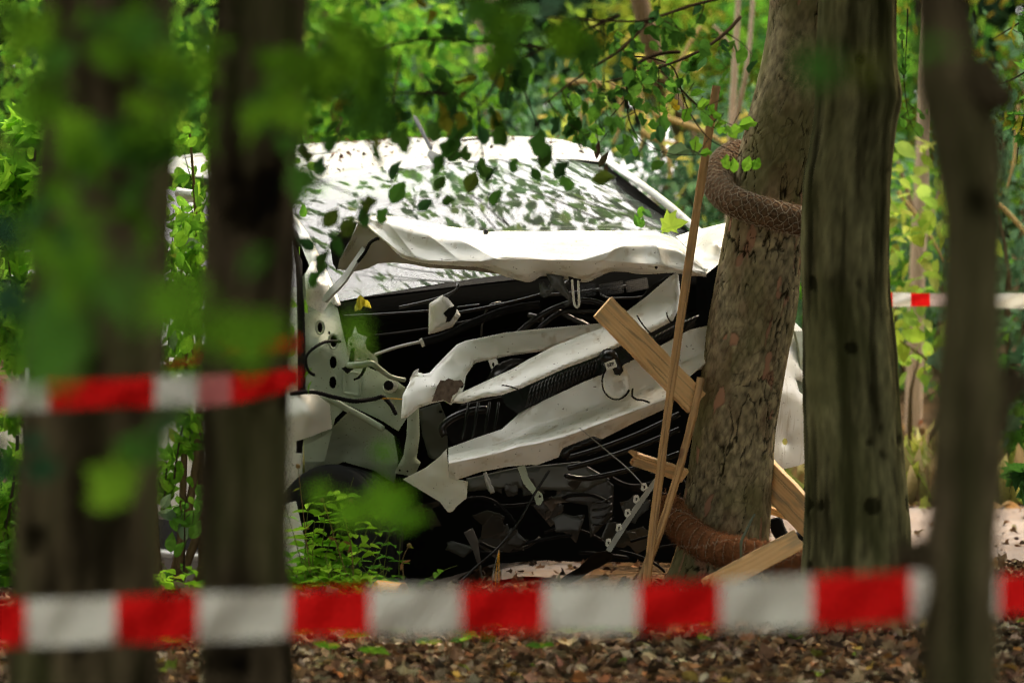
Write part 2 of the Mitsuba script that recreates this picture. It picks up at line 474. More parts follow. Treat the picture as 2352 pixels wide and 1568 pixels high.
def road_near(x):
    return np.interp(x, [-30, -8, -.5, -.1, -.06, .26, .34, .9, 1.9, 8, 30], [20.6, 20.4, 19.7, 19.4, 18.2, 18.05, 19.1, 19.2, 18.75, 18.7, 18.6]) + .03 * np.sin(x * 19)
rx = np.unique(np.r_[np.linspace(-30, -6, 14), np.linspace(-6, 6, 160), np.linspace(6, 30, 14)])
rt = np.linspace(0, 1, 26)
RX = np.broadcast_to(rx, (26, len(rx)))
RY = road_near(rx)[None] * (1 - rt[:, None]) + (22.1 + .05 * np.sin(rx * 3))[None] * rt[:, None]
put('road', sheet(np.stack([RX, RY, gz(RX, RY) + .012], -1)), 'road_surface', smooth=True, kind='structure')

rr = RS(11)
def litter(N, x0, x1, y0, y1, size, dens=None, pal=None, z0=.004):
    x, y = rr.uniform(x0, x1, N), rr.uniform(y0, y1, N)
    if dens is not None:
        k = rr.rand(N) < dens(x, y)
        x, y = x[k], y[k]
    N = len(x)
    pos = np.stack([x, y, gz(x, y) + z0 + rr.rand(N) * .022], -1)
    d = norm(np.stack([rr.randn(N), rr.randn(N), rr.randn(N) * .45], -1))
    n = norm(np.stack([rr.randn(N) * .6, rr.randn(N) * .6, np.ones(N)], -1))
    parts = []
    which = rr.randint(0, 3, N)
    pal = pal or [(.23, .155, .095), (.15, .10, .062), (.32, .23, .15), (.42, .33, .23), (.12, .08, .05), (.29, .16, .08), (.48, .40, .30), (.24, .155, .09), (.05, .035, .025), (.05, .035, .025)]
    for k, kind in enumerate(('beech', 'ovate', 'maple')):
        s = which == k
        v, f, wh = leaves(kind, pos[s], d[s], n[s], size * (.55 + .8 * rr.rand(s.sum())), rr, .55, .9)
        parts.append((v, f, tint(pal, s.sum(), rr, .35)[wh]))
    off = np.cumsum([0] + [len(p[0]) for p in parts])
    return np.vstack([p[0] for p in parts]), np.vstack([p[1] + o for p, o in zip(parts, off)]), np.vstack([p[2] for p in parts])

def on_ground(x, y):
    k = np.where(y > road_near(x) - .05, np.where(y > 22, 1.0, .02), 1.0)
    k = k * (.35 + .65 * (mfbm(np.stack([x * 3, y * 3, x * 0], -1), 2, 5) > .42))
    return np.where((y > 17.6) & (x > -.55) & (x < .72), .07, k)
A = litter(52000, -2.6, 2.6, 13.2, 19.2, .043, on_ground)
B = litter(5000, -4, 4, 21.9, 25, .08, None, [(.36, .17, .07), (.3, .2, .1), (.42, .27, .13), (.3, .32, .06)])
C = litter(12000, -2.4, 2.4, 9.5, 13.4, .055)
V, Fc, Cc = [], [], []
o = 0
for v, f, c in (A, B, C):
    V.append(v); Fc.append(f + o); Cc.append(c); o += len(v)
put('leaf_litter', tm(np.vstack(V), np.vstack(Fc)), 'matte', smooth=False, color=np.vstack(Cc), kind='stuff', label='brown dry fallen leaves covering the woodland ground', cat='fallen leaves')
A = litter(620, -2.4, 2.4, 13.6, 17.6, .058, None, [(.40, .27, .07), (.36, .17, .06), (.42, .33, .2), (.3, .17, .09), (.34, .25, .15), (.17, .25, .04)], z0=.015)
put('large_leaf_litter', tm(A[0], A[1]), 'matte', smooth=False, color=A[2], kind='stuff', label='larger yellow, orange and tan leaves lying on top of the brown litter', cat='fallen leaves')
ms = []
for i in range(150):
    a = np.array([rr.uniform(-2.3, 2.3), rr.uniform(13.6, 18.2), 0])
    a[2] = float(gz(a[0], a[1])) + .02
    az, L = rr.uniform(0, 6.28), rr.uniform(.05, .28)
    b = a + [math.cos(az) * L, math.sin(az) * L, rr.uniform(-.005, .03)]
    ms.append(tube([a, (a + b) / 2 + rr.randn(3) * .012, b], [.003, .0025, .0012], 5, 7))
m = join(ms)
put('twig_litter', m, 'matte', smooth=True, color=np.clip(np.array([.07, .05, .035])[None] * (.5 + 1.2 * mfbm(m.vertices * 6, 2, 3))[:, None], 0, 1), kind='stuff', label='thin broken twigs strewn over the dead leaves', cat='twigs')
# scraps of leaf and twig on the road
A = litter(1500, -3, 3, 18.2, 22, .03, lambda x, y: (y > road_near(x)) * .5, z0=.014)
put('road_debris', tm(A[0], A[1]), 'matte', smooth=False, color=A[2], kind='stuff', label='small leaf scraps scattered over the pale road', cat='leaf scraps')

# ---------------------------------------------------------------- trunks
def trunk_rings(edges, d, top=7.0, sides=96, dz=.012, bottom=None):
    e = np.array(sorted(edges), float)
    L, R = P(e[:, 1], e[:, 0], d), P(e[:, 2], e[:, 0], d)
    c, r = (L + R) / 2, np.linalg.norm(R - L, axis=1) / 2
    o = np.argsort(c[:, 2])
    z, c, r = c[o, 2], c[o], r[o]
    lo = bottom if bottom is not None else float(gz(c[0, 0], d)) - .06
    zz = np.r_[np.arange(lo, 2.6, dz), np.linspace(2.6, top, 24)]
    def ext(v):
        f = PchipInterpolator(z, v)(np.clip(zz, z[0], z[-1]))
        s = (v[-1] - v[-4]) / (z[-1] - z[-4])
        s0 = (v[1] - v[0]) / (z[1] - z[0])
        return f + s * np.maximum(zz - z[-1], 0) * .6 + s0 * np.minimum(zz - z[0], 0)
    rad = np.maximum(ext(r), .04)
    return zz, ext(c[:, 0]), np.full(len(zz), float(d)), rad

def tubular(zz, cx, cy, rad, disp, col, sides):
    th = np.linspace(0, 2 * np.pi, sides, endpoint=False)
    Th, Z = np.meshgrid(th, zz)
    R = rad[:, None] + disp
    v = np.stack([cx[:, None] + R * np.cos(Th), cy[:, None] + R * np.sin(Th), Z], -1)
    m, n = len(zz), sides
    i, j = np.meshgrid(np.arange(m - 1), np.arange(n), indexing='ij')
    q = np.stack([i * n + j, i * n + (j + 1) % n, (i + 1) * n + (j + 1) % n, (i + 1) * n + j], -1).reshape(-1, 4)
    return tm(v.reshape(-1, 3), np.vstack([q[:, [0, 1, 2]], q[:, [0, 2, 3]]])), col.reshape(-1, 3)

def bark_plates(zz, cx, cy, rad, sides, seed):
    rr = RS(seed)
    th = np.linspace(0, 2 * np.pi, sides, endpoint=False)
    Th, Z = np.meshgrid(th, zz)
    q = np.stack([np.cos(Th) * rad[:, None], np.sin(Th) * rad[:, None], Z * .42], -1)
    w = q + .026 * np.stack([mfbm(q * 40, 2, 1) - .5, mfbm(q * 40, 2, 2) - .5, mfbm(q * 30, 2, 3) - .5], -1)
    N = int((zz[-1] - zz[0]) * 760)
    sz = rr.uniform(zz[0], zz[-1], N)
    sr = np.interp(sz, zz, rad)
    a = rr.uniform(0, 2 * np.pi, N)
    seeds = np.stack([np.cos(a) * sr, np.sin(a) * sr, sz * .42], -1)
    dist, idx = cKDTree(seeds).query(w.reshape(-1, 3), k=2)
    gap = (dist[:, 1] - dist[:, 0]).reshape(Th.shape)
    cell = idx[:, 0].reshape(Th.shape)
    strong = mfbm(q * [9, 9, 7], 3, 8)
    fis = np.abs(mfbm(q * [24, 24, 15] + .3 * mfbm(q * 30, 2, 17)[..., None], 3, 50) - .5)
    fis2 = np.abs(mfbm(q * [22, 22, 50], 2, 53) - .5)
    crack = np.maximum(step01(.030, .006, fis), .8 * step01(.024, .004, fis2) * step01(.5, .6, mfbm(q * 12, 2, 55))) * step01(.40, .56, strong)
    crack = np.maximum(crack, .34 * step01(.0042, .0006, gap) * step01(.42, .58, mfbm(q * 7 + 3, 3, 19)))
    hgt = rr.rand(N)
    big = mfbm(q * 6, 3, 12)
    rough = mfbm(q * 70, 3, 5) - .5
    flake = rr.rand(N) < np.where(sz < 1.5, .10, .03)
    fl = flake[cell] & (mfbm(q * 5, 2, 30) > .47)
    disp = -.006 * crack + .0015 * (hgt[cell] - .5) + .010 * (big - .5) + .003 * rough - .004 * fl
    base = np.array([.285, .245, .155]) * (.92 + .16 * hgt[cell])[..., None] * (1 + 2.2 * rough)[..., None] * (.7 + .6 * mfbm(q * 14, 3, 61))[..., None]
    alga = step01(.42, .62, mfbm(q * 7 + 5, 3, 21))[..., None]
    base = base * (1 - alga * .75) + alga * .75 * np.array([.165, .16, .07])
    red = step01(.52, .66, mfbm(q * 11 + 9, 3, 40))[..., None]
    base = base * (1 - red * .35) + red * .35 * np.array([.2, .12, .075])
    base = np.where(fl[..., None], np.array([.36, .21, .14]) * (.75 + .5 * hgt[cell])[..., None], base)
    col = base * (1 - .9 * crack[..., None])
    return disp, np.clip(col, .004, .8)

def bark_smooth(zz, cx, cy, rad, sides, seed, tone, streak=26, amp=.012, moss=.5):
    th = np.linspace(0, 2 * np.pi, sides, endpoint=False)
    Th, Z = np.meshgrid(th, zz)
    q = np.stack([np.cos(Th) * rad[:, None], np.sin(Th) * rad[:, None], Z], -1)
    s = mfbm(q * [streak, streak, 2.2], 4, seed)
    b = mfbm(q * [6, 6, 3.5], 3, seed + 7)
    fine = mfbm(q * [70, 70, 18], 3, seed + 11)
    disp = amp * (s - .5) * 2 + amp * 1.3 * (b - .5) + .004 * (fine - .5)
    knot = step01(.70, .76, mfbm(q * [11, 11, 9], 2, seed + 23))
    col = np.array(tone) * (.25 + 1.5 * step01(.3, .7, s))[..., None] * (.4 + 1.2 * fine)[..., None] * (.55 + .9 * mfbm(q * [14, 14, 5], 3, seed + 3))[..., None]
    m = step01(.45, .65, mfbm(q * [8, 8, 2], 3, seed + 31))[..., None] * moss
    col = col * (1 - m) + m * np.array([.062, .07, .026]) * (.6 + .8 * s)[..., None]
    col = col * (1 - .75 * knot[..., None])
    return disp - .006 * knot, np.clip(col, .003, .6)

rc = RS(77)
def crown(parent, cx, cy, cz, r, h, n, pal, size=.17, thin=False):
    """Clumped leaf sprays through an ellipsoid and the limbs that carry them."""
    k = 90
    u = rand_dirs(k, rc) * (rc.rand(k, 1) ** .4)
    cen = np.array([cx, cy, cz]) + u * [r, r, h]
    pos = (cen[rc.randint(0, k, n)] + rc.randn(n, 3) * [.42, .42, .2])
    pos = pos[pos[:, 2] > 2.75]
    foliage('crown', parent, 'card', pos, size * (.7 + .6 * rc.rand(len(pos))), rc, pal, up=.75)
    limbs = []
    for i in range(0, k, 9):
        a = np.array([cx, cy, cz - h * .9])
        b = cen[i]
        limbs.append(tube([a, (a + b) / 2 + [0, 0, .3], b], [.06, .04, .012], 6, 7))
    m = join(limbs)
    put('limb', m, 'matte', parent, smooth=True, color=np.tile([.06, .05, .035], (len(m.vertices), 1)))

def tree(label, edges, d, seed, tone=None, sides=110, dz=.012, cr=None, bottom=None, extra=None, moss=.5, amp=.012, knobs=()):
    t = thing('tree', label, 'tree')
    zz, cx, cy, rad = trunk_rings(edges, d, 7.0, sides, dz, bottom)
    if tone is None:
        disp, col = bark_plates(zz, cx, cy, rad, sides, seed)
    else:
        disp, col = bark_smooth(zz, cx, cy, rad, sides, seed, tone, moss=moss, amp=amp)
    m, c = tubular(zz, cx, cy, rad, disp, col, sides)
    put('trunk', m, 'matte', t, smooth=True, color=c)
    for pts, r in knobs:
        k = tube(PP(pts), r, 20, 24, rough=.006, seed=seed)
        put('branch_stub', k, 'matte', t, smooth=True, color=np.clip(np.array(tone)[None] * (.4 + 1.0 * mfbm(k.vertices * 30, 3, seed))[:, None], .003, .5))
    if cr:
        crown(t, *cr)
    return t

IMPACT = [(-60, 1776, 1926), (0, 1769, 1918), (89, 1758, 1908), (200, 1735, 1893), (282, 1714, 1880), (343, 1699, 1872), (430, 1682, 1860), (523, 1666, 1848), (609, 1648, 1840),
          (709, 1630, 1830), (845, 1612, 1806), (988, 1592, 1784), (1076, 1579, 1778), (1148, 1567, 1773), (1242, 1557, 1768), (1300, 1540, 1776), (1335, 1520, 1800), (1360, 1500, 1830)]
tree('leaning tree with cracked flaking bark that the wrecked car has run into', IMPACT, 17.98, 5, None, 260, .0052, (.9, 18.6, 7.2, 2.6, 1.8, 1500, GREEN))
THIRD = [(-60, 1881, 2062), (0, 1880, 2062), (143, 1875, 2060), (221, 1872, 2071), (293, 1866, 2059), (429, 1845, 2048), (630, 1841, 2044), (809, 1843, 2058), (952, 1845, 2068),
         (1076, 1847, 2077), (1148, 1846, 2083), (1262, 1843, 2092), (1380, 1834, 2098), (1433, 1808, 2110), (1456, 1786, 2130)]
tree('greenish grey ridged trunk just right of the cracked tree, nearer the camera', THIRD, 16.2, 9, (.125, .122, .064), 150, .01, (2.0, 15.4, 6.6, 2.8, 1.9, 5000, GREEN), amp=.008)
FOURTH = [(-60, 2103, 2228), (0, 2105, 2234), (89, 2108, 2248), (186, 2113, 2262), (250, 2126, 2280), (322, 2141, 2300), (440, 2155, 2306), (552, 2164, 2308), (702, 2156, 2305), (834, 2148, 2302),
          (952, 2142, 2306), (1076, 2142, 2300), (1189, 2130, 2294), (1262, 2112, 2292), (1331, 2104, 2290), (1568, 2111, 2294), (1640, 2111, 2294)]
tree('dark blurred trunk at the right edge of the wood with short stubs', FOURTH, 7.7, 14, (.034, .027, .016), 80, .02, (1.2, 6.6, 6.0, 3.2, 1.8, 8000, GREEN),
     knobs=(([(2240, 190, 7.68), (2280, 214, 7.66), (2318, 232, 7.64)], [.05, .036, .022]), ([(2250, 960, 7.7), (2300, 905, 7.7), (2338, 868, 7.7), (2352, 850, 7.7)], [.06, .04, .032, .025]),
            ([(2160, 1300, 7.7), (2110, 1285, 7.68), (2078, 1268, 7.66)], [.06, .04, .02])), moss=.25)
FIRST = [(-60, 96, 394), (0, 95, 394), (300, 92, 396), (500, 84, 394), (700, 70, 388), (950, 48, 374), (1250, 31, 362), (1568, 18, 368), (1640, 15, 370)]
tree('broad dark trunk at the left edge, the thickest of the blurred trunks', FIRST, 9.2, 21, (.042, .033, .019), 90, .02, (-1.4, 8.2, 6.2, 3.4, 1.9, 9000, GREEN), moss=.45)
SECOND = [(-60, 492, 714), (0, 490, 710), (300, 476, 690), (500, 470, 681), (700, 465, 676), (900, 461, 671), (1200, 458, 666), (1400, 459, 668), (1568, 460, 674), (1640, 460, 676)]
tree('dark brown trunk second from the left, wrapped by the red and white tape', SECOND, 9.9, 33, (.034, .026, .016), 90, .02, (-.4, 10.4, 6.6, 3.2, 1.9, 9000, GREEN), moss=.4)

# the leafy roof of the wood over and behind the camera, and the wood's dark depth around it
rr = RS(5)
N = 33000
pos = np.stack([rr.uniform(-13, 13, N), rr.uniform(-17, 16.3, N), rr.uniform(4.0, 9.5, N)], -1)
E = 27000
pos = np.vstack([pos, np.stack([rr.uniform(-9, 9, E), rr.uniform(11.5, 16.6, E), rr.uniform(4.0, 9.5, E)], -1)])
M = 26000
a = rr.uniform(0, 2 * np.pi, M)
ring = np.stack([15 * np.cos(a), -2 + 15 * np.sin(a), rr.uniform(-.1, 9, M)], -1) + rr.randn(M, 3) * [1.2, 1.2, 0]
ring = ring[(ring[:, 1] < 6) | (np.abs(ring[:, 0]) > 9)]
S = 36000
side_ = np.stack([rr.uniform(5.5, 10, S) * np.where(rr.rand(S) < .5, -1, 1), rr.uniform(11, 24, S), rr.uniform(.2, 9, S)], -1)
pos = np.vstack([pos, ring, side_])
foliage('canopy', None, 'card', pos, .36 * (.7 + .6 * rr.rand(len(pos))), rr, GREEN + DARK, up=.6, label='green leaf canopy of the surrounding wood, mirrored in the windscreen', cat='tree canopy')

rr = RS(6)
t = thing('roadside_tree', 'tall tree leaning over the road behind the car, mirrored in the windscreen', 'tree')
pts = [(4.6, 25.5, 0), (4.3, 25.2, 3), (3.0, 24.6, 5.5), (1.6, 24.2, 7.5)]
m = tube(pts, [.2, .17, .12, .06], 14, 40, rough=.01)
put('trunk', m, 'matte', t, smooth=True, color=np.tile([.11, .095, .07], (len(m.vertices), 1)))
limbs, pos = [], []
for k in range(40):
    a = np.array(pts[2 + k % 2]) + [0, 0, rr.uniform(-.8, .3)]
    b = np.array([rr.uniform(-2.6, 4.0), rr.uniform(21.0, 28.0), rr.uniform(4.6, 8.5)])
    limbs.append(tube([a, (a + b) / 2 + [0, 0, .25], b], [.022, .012, .004], 5, 9))
    q = a + (b - a) * rr.uniform(.25, 1.08, (52, 1)) + rr.randn(52, 3) * [.6, .6, .3]
    pos.append(q)
m = join(limbs)
put('limb', m, 'matte', t, smooth=True, color=np.tile([.06, .05, .04], (len(m.vertices), 1)))
pos = np.vstack(pos)
foliage('crown', t, 'maple', pos, .13 * (.6 + .7 * rr.rand(len(pos))), rr, GREEN + FRESH, up=.45)

# ---------------------------------------------------------------- what stands beyond the road
rr = RS(8)
N = 60000
pos = np.stack([rr.uniform(-12, 12, N), rr.uniform(36, 46, N), rr.uniform(0, 13, N)], -1)
keep = np.hypot((pos[:, 0] - 1.35) / .6, (pos[:, 2] - 1.65) / .5) > 1
foliage('forest_depth', None, 'card', pos[keep], .42 * (.7 + .6 * rr.rand(keep.sum())), rr, [(.05, .12, .05), (.08, .17, .06), (.10, .19, .05), (.035, .08, .04)], up=.35, label='dense green far-off wood behind the roadside shrubs', cat='wood')

def shrub(name, label, cat, cx, cy, base, sx, sz, pal, n, size, kind='ovate', stems=9, stem_col=(.16, .11, .06), seed=0, group=None, sy=.6, clumps=60, up=.55):
    rr = RS(seed)
    t = thing(name, label, cat, group)
    foot = np.array([cx, cy, float(gz(cx, cy))])
    tips = np.array([cx, cy, base + sz]) + (rr.rand(stems, 3) * 2 - 1) * [sx * .8, sy * .7, sz * .8]
    m = join([tube([foot + rr.randn(3) * [.12, .12, 0], (foot + q) / 2 + rr.randn(3) * .12, q], [.022, .014, .004], 5, 9) for q in tips])
    put('stem', m, 'matte', t, smooth=True, color=np.tile(stem_col, (len(m.vertices), 1)))
    c = np.array([cx, cy, base + sz]) + rand_dirs(clumps, rr) * (rr.rand(clumps, 1) ** .35) * [sx, sy, sz]
    pos = c[rr.randint(0, clumps, n)] + rr.randn(n, 3) * [.17, .17, .1]
    pos = pos[pos[:, 2] > gz(pos[:, 0], pos[:, 1]) + .02]
    foliage('foliage', t, kind, pos, size * (.6 + .7 * rr.rand(len(pos))), rr, pal, up=up)
    return t

def X(px, d):
    return (px - 1176) * d / FOCAL

BR = FRESH + [(.22, .36, .05)]
back = [
    (120, 25.5, .1, .8, 1.5, FRESH, 2400, .10, 'bright green roadside bush behind the far left gap between trunks'),
    (470, 26.5, .2, .75, 1.4, FRESH + GREEN, 2400, .10, 'light green bush seen between the two left trunks above the car'),
    (820, 27.5, .3, .8, 1.5, FRESH, 2600, .09, 'bright green bush behind the left half of the car roof'),
    (1080, 29.5, .3, .8, 1.3, BLUEGREEN + GREEN, 2400, .09, 'mid green bush behind the middle of the car roof'),
    (1290, 27.0, .2, .55, .95, BLUEGREEN, 2200, .07, 'bluish green bush behind the right end of the roof'),
    (1490, 26.0, .0, .5, .75, BLUEGREEN, 2800, .06, 'low blue-green bush right of the windscreen'),
    (1640, 27.0, .2, .5, 1.0, BLUEGREEN, 3000, .06, 'blue-green bush behind the tall wooden stake'),
    (1620, 31.0, 2.1, .9, .6, [(.3, .38, .04), (.24, .36, .04), (.38, .38, .05)], 2000, .11, 'yellow-green tree foliage high behind the leaning tree'),
    (2060, 27.5, .1, .45, .9, BLUEGREEN + FRESH, 2000, .07, 'blue-green bush between the two right trunks'),
    (2330, 26.5, .3, .5, 1.1, BLUEGREEN, 2000, .07, 'dark blue-green bush at the right edge of the picture'),
    (1850, 30.0, .2, 1.0, 1.6, GREEN + FRESH, 2400, .1, 'green bush hidden mostly behind the right trunks'),
    (2240, 31.0, 1.2, 1.0, 1.1, FRESH + YELLOW, 2200, .1, 'pale yellow-green tree foliage above the right trunks'),
    (640, 31.5, .6, 1.3, 1.7, GREEN + FRESH, 3000, .11, 'tall green bush deep behind the left trunks')]
for i, (px, d, base, sx, sz, pal, n, size, lab) in enumerate(back):
    shrub('shrub', lab, 'bush', X(px, d), d, base, sx, sz, pal, n, size, 'ovate' if i % 2 else 'beech', seed=100 + i)

shrub('shrub', 'bright leafy bush against the white car side, between the two left trunks', 'bush', X(425, 18.6), 18.6, .35, .26, .85, [(.2, .42, .04), (.14, .34, .03), (.27, .5, .05)], 640, .062, 'ovate', 7, seed=190, sy=.25, clumps=40, up=.35)

# yellow-green saplings on the far verge, right of the ridged trunk
for i, (px, d, z, sx, sz, lab) in enumerate([(2085, 23.2, .55, .13, .62, 'yellow-green sapling on the far road verge beside the ridged trunk'), (2335, 22.6, .25, .16, .32, 'dark green leafy sapling on the verge at the right edge')]):
    shrub('sapling', lab, 'sapling', X(px, d), d, z, sx, sz, [(.30, .42, .05), (.22, .36, .05), (.36, .44, .09)] if i == 0 else BLUEGREEN + GREEN, 190 if i == 0 else 110, .115, 'maple' if i else 'ovate', 5, seed=140 + i, sy=.15, clumps=16)
pos = np.stack([rr.uniform(-4.5, 4.5, 5200), rr.uniform(22.1, 23.6, 5200)], -1)
pos = np.c_[pos, gz(pos[:, 0], pos[:, 1])]
v, f, wh = leaves('lance', pos, rand_dirs(5200, rr) * .5 + [0, 0, 1], rand_dirs(5200, rr), .16 + .16 * rr.rand(5200), rr, .1, .4)
put('verge_grass', tm(v, f), 'leaf', None, False, color=tint([(.3, .33, .08), (.4, .36, .15), (.25, .3, .05), (.42, .3, .16)], 5200, rr)[wh], kind='stuff', label='tall yellowing grass along the far road verge', cat='grass')

def pole_tree(label, pts, r, col, seed, branches=()):
    t = thing('background_tree', label, 'tree')
    m = tube(PP(pts), r, 14, 60, rough=.006, seed=seed)
    c = np.array(col)[None] * (.75 + .5 * mfbm(m.vertices * [9, 9, 3], 3, seed))[:, None]
    put('trunk', m, 'matte', t, smooth=True, color=c)
    for b, rb in branches:
        m = tube(PP(b), rb, 8, 24, rough=.003, seed=seed)
        put('branch', m, 'matte', t, smooth=True, color=np.array(col)[None] * (.75 + .5 * mfbm(m.vertices * 9, 3, seed + 1))[:, None])
    return t
pole_tree('pale slender trunk between the two right trunks', [(2098, 1010, 25), (2104, 700, 25), (2116, 430, 25), (2128, 150, 25), (2150, -250, 25)], [.05, .045, .04, .035, .03], (.4, .31, .22), 3,
          [([(2112, 520, 25), (2085, 440, 24.9), (2062, 370, 24.8)], [.016, .008]), ([(2110, 560, 25), (2150, 470, 25.1), (2190, 330, 25)], [.014, .006])])
pole_tree('pale brown trunk showing through the leaves above the car roof', [(1128, 900, 30), (1122, 400, 30), (1118, 100, 30), (1108, -300, 30)], [.1, .085, .08, .07], (.36, .27, .18), 4)
pole_tree('twin pale stems behind the top of the tall stake', [(1672, 760, 25.5), (1676, 400, 25.5), (1686, 180, 25.5), (1702, -100, 25.5)], [.022, .02, .018, .014], (.42, .33, .24), 5,
          [([(1676, 330, 25.5), (1698, 240, 25.4), (1716, 150, 25.3), (1730, -40, 25.3)], [.016, .014, .012]), ([(1690, 120, 25.5), (1640, 60, 25.4)], [.014, .008])])
pole_tree('tall brown trunk behind the top of the leaning tree', [(1735, 700, 31), (1738, 200, 31), (1745, -200, 31)], [.1, .09, .08], (.22, .16, .1), 7)
# the willow: yellow bare shoots hanging behind the right end of the roof
t = thing('willow', 'willow with drooping yellow shoots behind the right end of the roof', 'tree')
YB = (.42, .30, .13)
shoots = [([(1300, 190, 26), (1350, 188, 26), (1400, 200, 26), (1440, 208, 26)], .018), ([(1398, 190, 26), (1425, 230, 26), (1424, 275, 26), (1408, 330, 26)], .015), ([(1440, 205, 26), (1480, 265, 26), (1515, 320, 26), (1536, 368, 26), (1540, 402, 26)], .019),
          ([(1500, 262, 26.2), (1560, 282, 26.2), (1620, 304, 26.2), (1660, 330, 26.2)], .02), ([(1470, 300, 26.1), (1510, 322, 26.1), (1556, 330, 26.1)], .017), ([(1370, 200, 26), (1340, 250, 26), (1322, 320, 26)], .012),
          ([(1455, 140, 26.2), (1470, 210, 26.2), (1478, 280, 26.2), (1470, 345, 26.2)], .012), ([(1610, 60, 26), (1560, 150, 26), (1530, 240, 26), (1525, 330, 26)], .011), ([(2062, 440, 24), (2100, 490, 24), (2135, 540, 24), (2170, 600, 24)], .012),
          ([(2338, 240, 24), (2330, 360, 24), (2312, 430, 24)], .011), ([(2290, 470, 24), (2325, 500, 24), (2360, 545, 24)], .014)]
for i, (pts, r) in enumerate(shoots):
    m = tube(PP(pts), [r, r * .9, r * .55], 8, 26, rough=.002, seed=i)
    put('shoot', m, 'matte', t, smooth=True, color=np.array(YB)[None] * (.75 + .5 * mfbm(m.vertices * 8, 2, i))[:, None])
m = tube(PP([(1600, 900, 27.5), (1590, 400, 27.2), (1500, 120, 26.6), (1440, -120, 26.4)]), [.09, .07, .06, .05], 12, 40, rough=.006)
put('trunk', m, 'matte', t, smooth=True, color=np.tile([.17, .12, .075], (len(m.vertices), 1)))
rr = RS(31)
k = np.concatenate([PP(s[0]) for s in shoots[:8]])
pos = k[rr.randint(0, len(k), 130)] + rr.randn(130, 3) * [.22, .3, .2]
foliage('foliage', t, 'lance', pos, .09 * (.6 + .8 * rr.rand(130)), rr, [(.3, .34, .06), (.2, .3, .05), (.42, .36, .08)], up=.3)

# ---------------------------------------------------------------- the wrecked car
car = thing('wrecked_car', 'white crashed car with crumpled bonnet and torn-off front, rammed against the leaning tree', 'car')

def cpart(name, mesh, bsdf, label=None, parent=None, smooth=32, **k):
    return put(name, mesh, bsdf, parent or car, smooth, label, **k)

roof_rows = [
    [(598, 440, 19.70), (685, 422, 19.8), (774, 405, 19.88), (890, 392, 19.98), (1028, 376, 20.08), (1163, 366, 20.18), (1300, 365, 20.28), (1388, 374, 20.35)],
    [(500, 412, 20.3), (640, 385, 20.3), (760, 366, 20.35), (880, 350, 20.4), (1028, 341, 20.5), (1163, 335, 20.6), (1290, 337, 20.65), (1376, 352, 20.6)],
    [(330, 392, 21.3), (520, 352, 21.2), (700, 334, 21.2), (880, 322, 21.2), (1000, 317, 21.3), (1163, 313, 21.4), (1262, 317, 21.45), (1360, 345, 21.2)],
    [(60, 392, 22.9), (330, 372, 23.0), (640, 352, 23.2), (860, 345, 23.4), (1020, 342, 23.5), (1163, 342, 23.6), (1250, 346, 23.6), (1330, 362, 23.4)]]
roof = cpart('roof', solid_grid(loft(roof_rows, 70, 30), .01, .003, 3, 2), 'paint', 'white roof strewn with dead leaves', smooth=True)
for k, (dy) in enumerate((0, 24)):
    row = [(420 + dy * 2, 362 + dy, 21.22 - dy * .02), (560, 346 + dy * .9, 21.15 - dy * .024), (760, 330 + dy * .85, 21.15 - dy * .024), (960, 319 + dy * .8, 21.2 - dy * .024)]
    put('rib', tube(curve(PP(row), 40) + [0, -.012, 0], .006, 8), 'paint', roof, smooth=True)
m = tube(PP([(990, 341, 20.3), (970, 302, 20.42), (950, 266, 20.52)]), [.0085, .0065, .004], 10, 60)
ring = join([tube(PP([(990 - 20 * q, 341 - 39 * q, 20.3 + .12 * q), (990 - 20 * q - 1.5, 341 - 39 * q - 3, 20.3 + .12 * q + .01)]), .0098, 10) for q in np.linspace(.05, 1.7, 16)])
m = join([m, ring])
a0 = cpart('antenna', m, 'gloss', 'ridged grey aerial', smooth=True, color=np.tile([.075, .08, .085], (len(m.vertices), 1)))
g = []
for q, w, h in ((0, 24, 2), (.18, 24, 9), (.45, 19, 17), (.75, 9, 27), (1, 3.5, 37)):
    cx = 1006 - 15 * q
    g.append([(cx - w, 371 - h * .55, 20.18), (cx - w * .5, 373 - h, 20.16), (cx + w * .4, 374 - h, 20.14), (cx + w, 374 - h * .5, 20.16)])
sh = chamfer_hull(PP([(979, 362, 20.22), (1030, 371, 20.12), (1024, 374, 20.05), (988, 373, 20.05), (985, 345, 20.3), (997, 345, 20.3), (1016, 357, 20.2), (984, 352, 20.22)]), .008)
put('foot', sh, 'gloss', a0, smooth=True, color=np.tile([.07, .075, .08], (len(sh.vertices), 1)))

# windscreen, its frame, the dark cabin behind it
ws_rows = [[(604, 446, 19.70), (685, 428, 19.78), (774, 411, 19.86), (890, 398, 19.96), (1028, 382, 20.06), (1163, 372, 20.16), (1300, 371, 20.26), (1382, 379, 20.33)],
           [(690, 560, 19.22), (790, 545, 19.2), (890, 532, 19.24), (1028, 518, 19.34), (1163, 506, 19.46), (1340, 484, 19.62), (1450, 474, 19.78), (1520, 478, 19.9)],
           [(774, 692, 18.86), (860, 684, 18.82), (960, 670, 18.84), (1060, 656, 18.92), (1200, 642, 19.04), (1400, 622, 19.22), (1540, 606, 19.38), (1650, 596, 19.52)]]
def smooth_row(r, n, deg=3):
    p = PP(r)
    s = np.r_[0, np.cumsum(np.linalg.norm(np.diff(p, axis=0), axis=1))]
    return np.stack([np.polyval(np.polyfit(s / s[-1], p[:, k], deg), np.linspace(0, 1, n)) for k in range(3)], -1)
wa, wb = smooth_row(ws_rows[0], 80), smooth_row(ws_rows[2], 80)
wt = np.linspace(0, 1, 46)[:, None, None]
